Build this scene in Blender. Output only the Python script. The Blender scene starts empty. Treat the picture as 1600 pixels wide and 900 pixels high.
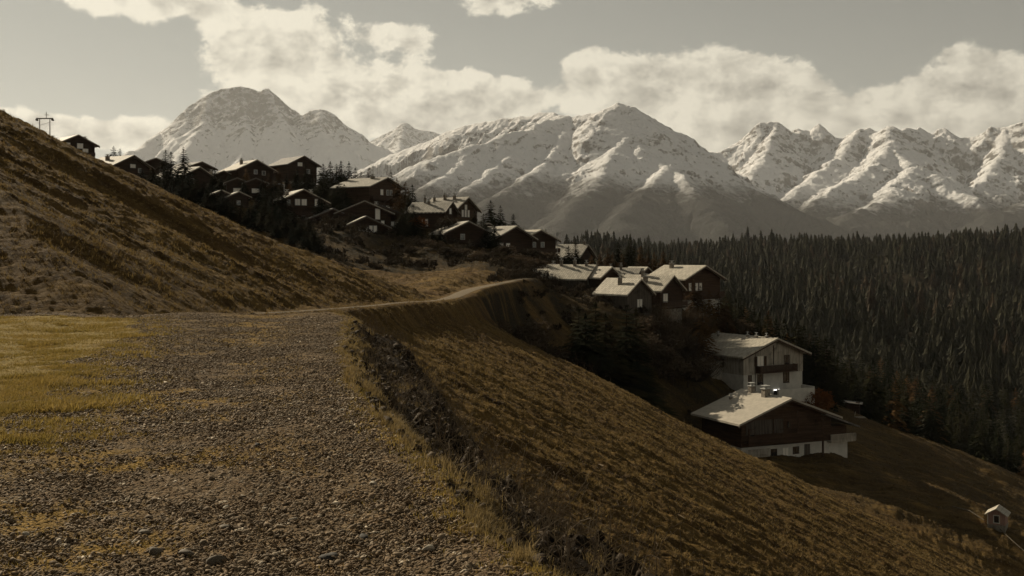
import bpy, math, random
import numpy as np
R = math.radians
PI = math.pi
scene = bpy.context.scene
# ------------------------------------------------------------------ camera
FPX = 1700.0; HORIZON = 400.0; CAMZ = 1.6
cam_d = bpy.data.cameras.new('camera')
cam_d.sensor_width = 36.0
cam_d.lens = 36.0*FPX/1600.0
cam_d.clip_start = 0.1; cam_d.clip_end = 90000
cam = bpy.data.objects.new('camera', cam_d)
scene.collection.objects.link(cam)
cam.location = (0, 0, CAMZ)
cam.rotation_euler = (R(90), 0, 0)
cam_d.shift_y = -(450.0-HORIZON)/1600.0
scene.camera = cam
# ------------------------------------------------------------------ light
SUN_AZ = 41.0     # degrees to the left of the view direction
SUN_EL = 27.2
sd = bpy.data.lights.new('sun', 'SUN')
sd.energy = 5.0; sd.angle = R(0.5); sd.color = (1.0, 0.86, 0.64)
sun = bpy.data.objects.new('sun', sd); scene.collection.objects.link(sun)
sun.rotation_euler = (R(90-SUN_EL), 0, R(180+SUN_AZ))
SDIR = np.array([-math.sin(R(SUN_AZ))*math.cos(R(SUN_EL)), math.cos(R(SUN_AZ))*math.cos(R(SUN_EL)), math.sin(R(SUN_EL))])
vs = scene.view_settings
vs.view_transform = 'Standard'; vs.look = 'None'; vs.gamma = 1.0; vs.use_curve_mapping = False
vs.exposure = 0.36
scene.cycles.use_denoising = True
scene.cycles.max_bounces = 6
scene.cycles.diffuse_bounces = 3
scene.cycles.volume_bounces = 1
scene.cycles.transparent_max_bounces = 6

# ------------------------------------------------------------------ node helper
class NT:
    def __init__(s, nt): s.nt = nt; nt.nodes.clear()
    def n(s, typ, ins=None, out=0, **kw):
        nd = s.nt.nodes.new(typ)
        for k, v in kw.items(): setattr(nd, k, v)
        for k, v in (ins or {}).items():
            sock = nd.inputs[k]
            if hasattr(v, 'is_output') or isinstance(v, bpy.types.NodeSocket): s.nt.links.new(v, sock)
            else: sock.default_value = v
        return nd.outputs[out] if out is not None else nd
    def m(s, op, a, b=0.0, c=0.0, clamp=False):
        return s.n('ShaderNodeMath', {0: a, 1: b, 2: c}, operation=op, use_clamp=clamp)
    def ss(s, x, a, b, lo=0.0, hi=1.0):
        return s.n('ShaderNodeMapRange', {0: x, 1: a, 2: b, 3: lo, 4: hi}, interpolation_type='SMOOTHSTEP')
    def mix(s, f, a, b, blend='MIX'):
        nd = s.n('ShaderNodeMix', None, None, data_type='RGBA', blend_type=blend)
        for k, v in ((0, f), (6, a), (7, b)):
            if isinstance(v, bpy.types.NodeSocket): s.nt.links.new(v, nd.inputs[k])
            else: nd.inputs[k].default_value = (*v, 1.0) if isinstance(v, (tuple, list)) and len(v) == 3 else v
        return nd.outputs[2]
    def noise(s, vec, scale, detail=4.0, rough=0.5, dist=0.0, out=0):
        return s.n('ShaderNodeTexNoise', {'Vector': vec, 'Scale': scale, 'Detail': detail, 'Roughness': rough, 'Distortion': dist}, out)
    def mapping(s, vec, scale=(1, 1, 1), loc=(0, 0, 0), rot=(0, 0, 0)):
        return s.n('ShaderNodeMapping', {'Vector': vec, 'Scale': scale, 'Location': loc, 'Rotation': rot})

def px_dir(px, row):
    x, z = (px-800.0)/FPX, (HORIZON-row)/FPX
    l = math.sqrt(x*x+1+z*z)
    return math.atan2(x, 1.0), math.asin(z/l)

# ------------------------------------------------------------------ sky
world = bpy.data.worlds.new('World'); scene.world = world; world.use_nodes = True
world.cycles.sampling_method = 'MANUAL'; world.cycles.sample_map_resolution = 512
W = NT(world.node_tree)
SKY_STRENGTH = 0.065
sky = W.n('ShaderNodeTexSky', sky_type='NISHITA', sun_disc=False, sun_elevation=R(SUN_EL), sun_rotation=R(-SUN_AZ),
          altitude=1900.0, air_density=1.0, dust_density=1.0, ozone_density=1.0)
hsv = W.n('ShaderNodeHueSaturation', {'Saturation': 0.17, 'Value': 0.575, 'Color': sky})
skyc = W.mix(1.0, hsv, (0.985, 0.96, 0.815), 'MULTIPLY')
tc = W.n('ShaderNodeTexCoord', out='Generated')
sep = W.n('ShaderNodeSeparateXYZ', {0: tc}, None)
az = W.m('ARCTAN2', sep.outputs[0], sep.outputs[1])
el = W.m('ARCSINE', sep.outputs[2])
def blobs(az, el, lst):
    tot = None
    for (px, row, rx, ry, amp) in lst:
        a, e = px_dir(px, row)
        dx = W.m('MULTIPLY', W.m('SUBTRACT', az, a), FPX/rx)
        dy = W.m('MULTIPLY', W.m('SUBTRACT', el, e), FPX/ry)
        q = W.m('ADD', W.m('MULTIPLY', dx, dx), W.m('MULTIPLY', dy, dy))
        g = W.m('MULTIPLY', W.m('EXPONENT', W.m('MULTIPLY', q, -1.0)), amp)
        tot = g if tot is None else W.m('ADD', tot, g)
    return tot
CL = [(210, 2, 120, 30, 1.25), (440, 50, 125, 62, 1.0), (480, 115, 110, 38, .8), (610, 50, 50, 22, .7), (655, 65, 48, 30, .85),
      (360, 100, 60, 34, .55), (785, 0, 75, 34, 1.25), (540, 160, 110, 34, 1.1), (640, 150, 90, 40, 1.0), (710, 150, 90, 40, 1.1), (770, 165, 90, 36, 1.1), (650, 195, 110, 36, 1.0),
      (915, 95, 34, 30, .8), (930, 140, 80, 44, .9), (1000, 120, 60, 30, .6), (1080, 150, 150, 66, 1.0), (1160, 110, 70, 30, .8), (1240, 140, 70, 40, .8), (1120, 220, 130, 44, 1.0),
      (1300, 190, 90, 36, .8), (1370, 155, 60, 30, .6), (1470, 140, 70, 45, .9), (1560, 125, 80, 50, .95), (1500, 190, 160, 40, .9), (1490, 82, 24, 12, .55),
      (240, 200, 60, 26, .85), (120, 205, 70, 22, .85), (30, 190, 60, 22, .75), (330, 155, 40, 22, .55), (180, 222, 120, 22, .7), (430, 190, 150, 26, .45), (1700, 150, 120, 70, .8), (1850, 190, 160, 60, .8), (-120, 200, 160, 36, .8), (-330, 90, 150, 60, .7)]
vec = W.n('ShaderNodeCombineXYZ', {0: az, 1: W.m('MULTIPLY', el, 1.35), 2: 0.0})
warp = W.noise(vec, 9.0, 3.0, 0.5, out=1)
wv = W.n('ShaderNodeVectorMath', {0: warp, 1: (0.5, 0.5, 0.5)}, operation='SUBTRACT')
wv = W.n('ShaderNodeVectorMath', {0: wv, 3: 0.03}, operation='SCALE')
vec2 = W.n('ShaderNodeVectorMath', {0: vec, 1: wv}, operation='ADD')
def fb(v, d=10.0): return W.noise(v, 18.0, d, 0.62)
n1 = fb(vec2)
off = W.n('ShaderNodeVectorMath', {0: vec2, 1: (-0.012, 0.020, 0)}, operation='ADD')
n2 = fb(off, 4.0); n1s = fb(vec2, 4.0)
B = blobs(az, el, CL)
gen = W.m('MULTIPLY', W.ss(W.m('ABSOLUTE', az), 0.56, 0.9), W.m('MULTIPLY', W.ss(el, 0.02, 0.12), 0.42))
B = W.m('ADD', B, gen)
dens = W.m('ADD', W.m('SUBTRACT', B, 0.58), W.m('MULTIPLY', W.m('SUBTRACT', n1, 0.5), 2.3))
cov = W.ss(dens, -0.04, 0.24)
grad = W.m('ADD', W.m('MULTIPLY', W.m('SUBTRACT', n1s, n2), 3.4), W.m('MULTIPLY', W.m('SUBTRACT', n1, n1s), 1.2))
thick = W.ss(dens, 0.15, 1.1)
low = W.ss(el, 0.09, 0.18)
lit = W.m('ADD', W.m('SUBTRACT', 0.86, W.m('MULTIPLY', thick, W.m('SUBTRACT', 0.45, W.m('MULTIPLY', low, 0.28)))), grad, clamp=True)
azb = W.ss(az, -0.55, 0.55, 1.15, 0.86)
cc = W.mix(lit, (0.245, 0.231, 0.195), (0.625, 0.583, 0.475))
cc = W.mix(1.0, cc, W.n('ShaderNodeCombineXYZ', {0: azb, 1: azb, 2: azb}), 'MULTIPLY')
CLOUD_GAIN = 1.0/SKY_STRENGTH
ccg = W.n('ShaderNodeVectorMath', {0: cc, 3: CLOUD_GAIN}, operation='SCALE')
col = W.mix(W.m('MULTIPLY', cov, 0.96), skyc, ccg)
bg = W.n('ShaderNodeBackground', {'Color': col, 'Strength': SKY_STRENGTH})
W.n('ShaderNodeOutputWorld', {'Surface': bg}, None)

# ------------------------------------------------------------------ materials
MATS = {}
def material(name, rough=0.9, spec=0.2):
    m = bpy.data.materials.new(name); m.use_nodes = True
    t = NT(m.node_tree)
    b = t.n('ShaderNodeBsdfPrincipled', {'Roughness': rough, 'Specular IOR Level': spec}, None)
    t.n('ShaderNodeOutputMaterial', {'Surface': b.outputs[0]}, None)
    t.b = b; t.pos = t.n('ShaderNodeNewGeometry', out='Position')
    MATS[name] = m
    return m, t
def setc(t, sock, name='Base Color'):
    if isinstance(sock, bpy.types.NodeSocket): t.nt.links.new(sock, t.b.inputs[name])
    else: t.b.inputs[name].default_value = (*sock, 1)
def bump(t, h, strength=0.5, dist=0.1):
    o = t.n('ShaderNodeBump', {'Height': h, 'Strength': strength, 'Distance': dist})
    t.nt.links.new(o, t.b.inputs['Normal'])
def simple_mat(name, c1, c2, scale=3.0, rough=0.85, bs=0.3, bd=0.02, stretch=(1, 1, 1), coord=None):
    m, t = material(name, rough)
    v = t.n('ShaderNodeTexCoord', out='Object') if coord is None else t.pos
    v = t.mapping(v, stretch)
    f = t.noise(v, scale, 6.0, 0.6)
    setc(t, t.mix(t.ss(f, 0.35, 0.65), c1, c2))
    if bs: bump(t, t.noise(v, scale*3, 5.0, 0.6), bs, bd)
    return m

# ------------------------------------------------------------------ mesh helpers
def link(o, parent=None):
    scene.collection.objects.link(o)
    if parent is not None: o.parent = parent
    return o
def mesh_np(name, V, F, mats, parent=None, smooth=False, midx=None, loc=None):
    """V (n,3), F (m,k) with k = 3 or 4"""
    me = bpy.data.meshes.new(name)
    V = np.ascontiguousarray(V, dtype=np.float32); F = np.ascontiguousarray(F, dtype=np.int32)
    me.vertices.add(len(V)); me.vertices.foreach_set('co', V.ravel())
    k = F.shape[1]
    me.loops.add(F.size); me.loops.foreach_set('vertex_index', F.ravel())
    me.polygons.add(len(F)); me.polygons.foreach_set('loop_start', np.arange(0, F.size, k, dtype=np.int32))
    if smooth: me.polygons.foreach_set('use_smooth', np.ones(len(F), dtype=bool))
    for m in (mats if isinstance(mats, (list, tuple)) else [mats]): me.materials.append(m)
    if midx is not None: me.polygons.foreach_set('material_index', np.ascontiguousarray(midx, dtype=np.int32))
    me.update(); me.validate()
    o = bpy.data.objects.new(name, me)
    if loc is not None: o.location = loc
    return link(o, parent)
def fattr(o, name, vals):
    a = o.data.attributes.new(name, 'FLOAT', 'POINT'); a.data.foreach_set('value', np.ascontiguousarray(vals, dtype=np.float32))

# ------------------------------------------------------------------ numpy noise
from concurrent.futures import ThreadPoolExecutor
_POOL = ThreadPoolExecutor(4)
_CT = np.cos(np.arange(256)*2*PI/256).astype(np.float32); _ST = np.sin(np.arange(256)*2*PI/256).astype(np.float32)
_PM = np.random.RandomState(12345).permutation(65536).astype(np.uint16)
def _gn1(x, y, seed, out):
    fx = np.floor(x); fy = np.floor(y); ix = fx.astype(np.int64)+seed*7919; iy = fy.astype(np.int64)+seed*104729
    tx = (x-fx).astype(np.float32); ty = (y-fy).astype(np.float32)
    sx = tx*tx*tx*(tx*(tx*6-15)+10); sy = ty*ty*ty*(ty*(ty*6-15)+10)
    h0 = _PM[ix & 65535].astype(np.int64)+iy; h1 = _PM[(ix+1) & 65535].astype(np.int64)+iy
    def g(h, dx, dy):
        k = _PM[h & 65535] & 255
        return _CT[k]*(tx-dx)+_ST[k]*(ty-dy)
    a = g(h0, 0, 0); b = g(h1, 1, 0); a += (b-a)*sx
    c = g(h0+1, 0, 1); d = g(h1+1, 1, 1); c += (d-c)*sx
    out[:] = 1.5*(a+(c-a)*sy)
def gn(x, y, seed=0):
    x, y = np.broadcast_arrays(np.asarray(x, dtype=np.float64), np.asarray(y, dtype=np.float64))
    out = np.empty(x.shape, dtype=np.float32)
    xf = np.ravel(x); yf = np.ravel(y); of = out.reshape(-1); n = len(xf); C = 32768
    if n <= C: _gn1(xf, yf, seed, of)
    else: list(_POOL.map(lambda i: _gn1(xf[i:i+C], yf[i:i+C], seed, of[i:i+C]), range(0, n, C)))
    return out.astype(np.float64)
def fbm(x, y, oct=4, seed=0, gain=0.5, lac=2.03, ridged=False):
    t = 0; a = 1.0; s = 0
    for i in range(oct):
        n = gn(x, y, seed+i*17)
        if ridged: n = 1-2*np.abs(n)
        t = t+n*a; s += a; a *= gain; x = x*lac+3.1; y = y*lac+1.7
    return t/s
def sst(x, a, b):
    t = np.clip((x-a)/(b-a), 0, 1); return t*t*(3-2*t)

# ------------------------------------------------------------------ terrain
CT = {  # photo column : [(distance, photo row of the ground)]
 -300: [(85, 70), (110, 90), (180, 120), (280, 140), (450, 190), (900, 330), (2000, 430)],
 0: [(85, 196), (110, 222), (160, 245), (220, 238), (280, 228), (330, 232), (450, 270), (700, 350), (1200, 410), (3000, 470)],
 100: [(90, 245), (120, 268), (170, 275), (215, 262), (262, 246), (310, 250), (450, 290)],
 200: [(90, 300), (120, 322), (160, 322), (200, 308), (250, 286), (300, 282), (380, 295), (600, 370), (1200, 420), (3000, 480)],
 300: [(92, 352), (115, 370), (145, 368), (180, 345), (215, 318), (245, 299), (300, 284), (380, 300)],
 400: [(94, 400), (115, 418), (145, 410), (175, 380), (200, 345), (230, 312), (265, 288), (330, 288), (420, 320), (700, 390), (1200, 425)],
 475: [(98, 418), (115, 430), (140, 422), (165, 400), (190, 372), (218, 344), (250, 310), (285, 285), (350, 300)],
 560: [(108, 446), (125, 440), (145, 430), (165, 420), (180, 405), (192, 380), (202, 362), (235, 328), (265, 312), (320, 318), (450, 360), (800, 410)],
 620: [(105, 463), (125, 450), (145, 436), (165, 426), (180, 416), (192, 396), (202, 378), (225, 352), (250, 330), (320, 340)],
 700: [(100, 462), (115, 453), (140, 438), (165, 428), (180, 416), (192, 396), (212, 366), (240, 350), (300, 362), (450, 385), (900, 415), (3000, 480)],
 750: [(100, 475), (112, 456), (130, 448), (150, 436), (175, 416), (200, 388), (230, 372), (300, 382)],
 800: [(108, 556), (120, 568), (130, 548), (139, 505), (147, 468), (154, 443), (170, 430), (195, 402), (220, 386), (255, 386), (400, 405), (700, 425)],
 860: [(112, 586), (125, 602), (137, 575), (146, 530), (155, 492), (165, 463), (180, 450), (200, 436), (225, 412), (255, 405), (330, 412)],
 900: [(113, 612), (127, 628), (140, 602), (150, 555), (162, 500), (172, 470), (188, 456), (210, 438), (240, 412), (300, 418), (450, 430), (800, 420), (1200, 415), (3000, 480)],
 1000: [(117, 655), (130, 672), (143, 645), (152, 606), (162, 545), (172, 492), (185, 464), (210, 444), (260, 448), (400, 455), (600, 440), (900, 420), (1200, 402), (1600, 408)],
 1100: [(117, 712), (130, 722), (145, 694), (157, 645), (168, 606), (181, 566), (191, 500), (203, 464), (230, 470), (300, 490), (450, 482), (600, 458), (900, 420), (1150, 401), (1500, 406), (3000, 480)],
 1200: [(116, 765), (127, 758), (136, 724), (143, 708), (155, 684), (170, 634), (179, 608), (210, 600), (250, 620), (400, 590), (550, 530), (700, 480), (900, 432), (1150, 400)],
 1300: [(116, 806), (127, 780), (137, 742), (146, 716), (159, 690), (182, 658), (211, 634), (232, 652), (300, 680), (400, 620), (550, 555), (700, 495), (900, 440), (1150, 397), (1500, 404)],
 1400: [(115, 838), (122, 812), (132, 772), (152, 735), (184, 700), (222, 673), (236, 692), (260, 712), (300, 690), (400, 640), (550, 570), (700, 505), (900, 445), (1150, 394)],
 1500: [(115, 880), (121, 850), (130, 806), (151, 765), (184, 734), (228, 712), (243, 738), (270, 750), (300, 725), (400, 665), (550, 582), (700, 510), (900, 448), (1150, 390)],
 1600: [(115, 926), (120, 885), (128, 838), (147, 808), (184, 778), (236, 757), (252, 785), (280, 790), (320, 745), (400, 685), (550, 590), (700, 512), (900, 450), (1150, 387), (1500, 396), (3000, 480)],
 1800: [(116, 990), (129, 905), (147, 878), (184, 855), (236, 840), (260, 870), (310, 815), (400, 715), (550, 605), (700, 520), (900, 455), (1150, 386), (1600, 400)],
}
_c = np.array([(px/100.0, math.log(d)*8.0, (HORIZON-row)/FPX) for px, L in CT.items() for d, row in L])
def _tps(r2): return np.where(r2 > 1e-12, 0.5*r2*np.log(np.maximum(r2, 1e-12)), 0.0)
_n = len(_c)
_d2 = (_c[:, None, 0]-_c[None, :, 0])**2+(_c[:, None, 1]-_c[None, :, 1])**2
_A = np.zeros((_n+3, _n+3)); _A[:_n, :_n] = _tps(_d2)+np.eye(_n)*0.06
_A[:_n, _n] = 1; _A[:_n, _n+1:] = _c[:, :2]; _A[_n:, :_n] = _A[:_n, _n:].T
_w = np.linalg.solve(_A, np.concatenate([_c[:, 2], np.zeros(3)]))
def table_v(px, d):
    a = np.clip(px, -300, 1800)/100.0; b = np.log(np.clip(d, 80, 3000))*8.0
    out = np.empty(a.shape); fa = a.ravel(); fb_ = b.ravel(); fo = out.ravel()
    def one(i):
        A = fa[i:i+4000, None]; Bq = fb_[i:i+4000, None]
        fo[i:i+4000] = _tps((A-_c[None, :, 0])**2+(Bq-_c[None, :, 1])**2) @ _w[:_n]+_w[_n]+_w[_n+1]*A[:, 0]+_w[_n+2]*Bq[:, 0]
    list(_POOL.map(one, range(0, len(fa), 4000)))
    return fo.reshape(a.shape)
EDGE_Y = [-20, 0, 5.4, 9, 13.6, 20, 27, 30, 40]
EDGE_X = [3.5, 1.35, .12, -.85, -1.9, -3.1, -4.0, -4.8, -9]
CREST_PX = [-300, 0, 400, 475, 560, 620, 700, 800, 860, 1000, 1150, 1600, 1900]
CREST_D = [70, 71, 74, 78, 86, 90, 92, 97, 99, 105, 104, 106, 108]
# the far footpath, a world polyline, levelled into the slope
def ray(px, row, d): return ((px-800)/FPX*d, d, CAMZ+(HORIZON-row)/FPX*d)
TRAIL = np.array([ray(395, 490.5, 43), ray(430, 489, 46.5), ray(480, 486, 51), ray(530, 482, 57), ray(580, 478, 65), ray(630, 472.5, 76), ray(665, 471, 84), ray(690, 469, 93),
                  ray(712, 463, 101), ray(728, 455, 110), ray(745, 450, 122), ray(770, 445, 138), ray(800, 439, 156), ray(822, 435, 172), ray(842, 436, 186)])
TRAIL_W = np.array([.16, .16, .17, .18, .20, .24, .34, .52, .70, .72, .68, .64, .6, .55, .5])
def _dense(P, Wd, n=160):
    s = np.concatenate([[0], np.cumsum(np.hypot(*np.diff(P[:, :2], axis=0).T))])
    t = np.linspace(0, s[-1], n)
    k = [np.interp(t, s, P[:, i]) for i in range(3)]+[np.interp(t, s, Wd)]
    for _ in range(12):
        for q in k: q[1:-1] = (q[:-2]+q[2:])*.25+q[1:-1]*.5
    return np.stack(k, 1)
TR = _dense(TRAIL, TRAIL_W)
def H(x, y, detail=True):
    x = np.asarray(x, dtype=np.float64); y = np.asarray(y, dtype=np.float64)
    r = np.hypot(x, y); th = np.arctan2(x, y)
    Pl = -6-0.5*x
    Pl = np.where(Pl > 60, 60+190*(1-np.exp(-(Pl-60)/190)), Pl)
    Pl = np.where(Pl < -80, -80-420*(1-np.exp((Pl+80)/420)), Pl)
    und = fbm(x/28, y/22, 3, 5)*np.where(x > 5, .30, .5)-.45*sst(x, 8, 18)
    gull = -np.maximum(0, fbm(x/40+2, y/7.5, 2, 91))*1.0*sst(-x, 6, 22)
    Pn = Pl+(und+gull)*sst(r, 24, 45)
    # far table
    thc = np.clip(th, -R(33), R(33))
    px = 800+FPX*np.tan(thc); d = r*np.cos(thc)
    yc = np.interp(px, CREST_PX, CREST_D)
    far = sst(d, yc, yc+17)*sst(np.abs(th), R(75), R(45))
    z = Pn
    msk = far > 0
    if msk.any():
        v = table_v(px[msk], d[msk])
        dd = d[msk]; T = CAMZ+v*dd
        # beyond 3 km: valley floor
        T = T+(-500-T)*sst(dd, 2600, 6500)
        T = T+fbm(x[msk]/150, y[msk]/190, 3, 8)*22*sst(dd, 330, 560)*sst(dd, 1500, 1200)
        T = T+fbm(x[msk]/13, y[msk]/11, 4, 9)*1.3*sst(dd, 108, 125)*sst(dd, 260, 200)
        T = T+fbm(x[msk]/35, y[msk]/30, 3, 7)*np.clip(dd/400, .25, 6)*np.where(dd < 2500, 1, 1)
        z = z.copy(); z[msk] = Pn[msk]*(1-far[msk])+T*far[msk]
    # the road platform
    ex = np.interp(y, EDGE_Y, EDGE_X)+gn(y/2.2, y*0+3.3, 41)*.16+gn(y/.7, y*0+7.3, 42)*.07
    ey = 30.3+gn(x/3.5, x*0+.5, 43)*.35+gn(x/.9, x*0+.5, 44)*.07-0.0*x
    wr = np.maximum(x-ex, -5.0); wf = y-ey
    near = r < 75
    rough = np.where(near, fbm(x/1.5, y/1.5, 4, 61)*.38+fbm(x/.45, y/.45, 3, 62, ridged=True)*.12, 0)
    sh = sst(wr, 0.0, .9)
    a = np.where(wr > 0, -(wr*.42+sst(wr, .15, .6)*.18)-np.maximum(0, wr-1.35)*1.15, 0)
    b = np.where(wf > 0, -wf*1.1, 0)
    plat = np.minimum(a, b)+rough*sh*sst(wr, 0, 1.2)*np.where(wr > 0, 1, 0)
    inside = (wr <= 0) & (wf <= 0)
    lim = np.where((x < -8) & (y > 30) & (y < 75), -1.2+(y-30.3)*.42+np.maximum(0, x+9.5)*2.2, 1e3)
    z = np.where(r < 100, np.minimum(z, lim), z)
    cut = np.minimum(Pn, np.maximum(0, -24-x)*.8)
    zin = np.where(x < -24, np.maximum(0, cut), 0)+0.05*fbm(x/3, y/3, 3, 71)+.03*np.cos((x-ex)*1.6)
    nearw = r < 60
    emb = np.maximum(plat, z)
    z = np.where(nearw & inside, zin, np.where(nearw & (x < 12+0*y) & (y < 45), emb, z))
    # level the footpath into the slope
    m2 = (y > 38) & (y < 195) & (np.abs(x+8) < 32)
    if m2.any():
        qx = x[m2]; qy = y[m2]; zz = z[m2]; out = zz.copy()
        for i in range(0, len(qx), 40000):
            sl = slice(i, i+40000)
            D2 = (qx[sl, None]-TR[None, :, 0])**2+(qy[sl, None]-TR[None, :, 1])**2
            k = D2.argmin(1); dm = np.sqrt(D2[np.arange(len(k)), k])
            f = 1-sst(dm, TR[k, 3]*1.15, TR[k, 3]*1.15+1.6+TR[k, 3])
            out[sl] = zz[sl]*(1-f)+TR[k, 2]*f
        z = z.copy(); z[m2] = out
    return z
def tussock(x, y):
    """fine relief of the grassy slopes"""
    r = np.hypot(x, y)
    n = fbm(x/4.5, y/.8, 3, 21)*.20+fbm(x/1.1+9, y/.42, 3, 22, ridged=True)*.15+fbm(x/.5, y/.35, 2, 23)*.08
    n = n+np.maximum(0, fbm(x/1.5, y/.8, 3, 24))*.26+fbm(x/12, y/3.2, 3, 25)*.34
    return n
def platform_mask(x, y):
    ex = np.interp(y, EDGE_Y, EDGE_X)
    return ((x-ex < 1.6) & (y < 31.5))
def HD(x, y):
    x = np.asarray(x, dtype=np.float64); y = np.asarray(y, dtype=np.float64)
    z = H(x, y); r = np.hypot(x, y)
    ex = np.interp(y, EDGE_Y, EDGE_X)
    k = np.maximum(sst(x-ex, 1.4, 2.8), sst(y, 30.6, 33))
    k = k*np.clip(1.25-r/400, .15, 1)*(1+sst(r, 200, 900)*2)
    k = k*(1-.55*sst(x, -7, -10)*sst(y, 56, 40))
    m2 = (y > 38) & (y < 195) & (np.abs(x+8) < 32)
    if m2.any():
        qx = x[m2]; qy = y[m2]; kk = k[m2]
        for i in range(0, len(qx), 40000):
            sl = slice(i, i+40000)
            D2 = (qx[sl, None]-TR[None, :, 0])**2+(qy[sl, None]-TR[None, :, 1])**2
            j = D2.argmin(1); dm = np.sqrt(D2[np.arange(len(j)), j])
            kk[sl] *= sst(dm, TR[j, 3]*1.2, TR[j, 3]*1.2+.8)
        k[m2] = kk
    return z+tussock(x, y)*k

# ground material
def m_ground():
    m, t = material('grassy_ground', 0.95, 0.05)
    P = t.pos
    tall = t.mapping(P, (.25, 1.0, .25))
    f1 = t.noise(tall, 1.0, 6, .6); f2 = t.noise(P, .09, 4, .55); f3 = t.noise(P, 3.2, 6, .7)
    g = t.mix(t.ss(f1, .32, .68), (.058, .036, .013), (.190, .122, .042))
    g = t.mix(t.ss(f2, .35, .62), g, t.mix(.6, g, (.080, .047, .020)))
    g = t.mix(t.ss(f3, .52, .72), g, (.23, .155, .06))
    f4 = t.noise(t.mapping(P, (.5, 1.0, .5)), .35, 5, .65)
    g = t.mix(t.ss(f4, .56, .72), g, (.042, .026, .013))
    moss = t.n('ShaderNodeAttribute', attribute_name='moss', out=2)
    mn = t.noise(P, 1.5, 7, .65); mn2 = t.noise(P, 11.0, 5, .7)
    mc = t.mix(t.ss(mn, .38, .62), (.29, .205, .060), (.24, .180, .050))
    mc = t.mix(t.ss(mn2, .50, .66), mc, (.14, .095, .034))
    g = t.mix(moss, g, mc)
    scrub_shade = t.n('ShaderNodeAttribute', attribute_name='scrub', out=2)
    g = t.mix(scrub_shade, g, t.mix(t.ss(f3, .4, .65), (.020, .017, .010), (.052, .038, .020)))  # scrub and forest floor, plus shade painted on slope, hollow, gully and meadow
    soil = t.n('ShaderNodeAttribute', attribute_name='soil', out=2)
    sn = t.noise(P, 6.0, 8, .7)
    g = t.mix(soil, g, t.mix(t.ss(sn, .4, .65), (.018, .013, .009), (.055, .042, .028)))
    setc(t, g)
    h = t.m('ADD', t.noise(t.mapping(P, (.7, 2.4, .7)), 1.6, 8, .7), t.m('MULTIPLY', t.noise(P, 14.0, 4, .7), .25))
    bump(t, h, .9, .30)
    return m
M_GROUND = m_ground()
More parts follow.
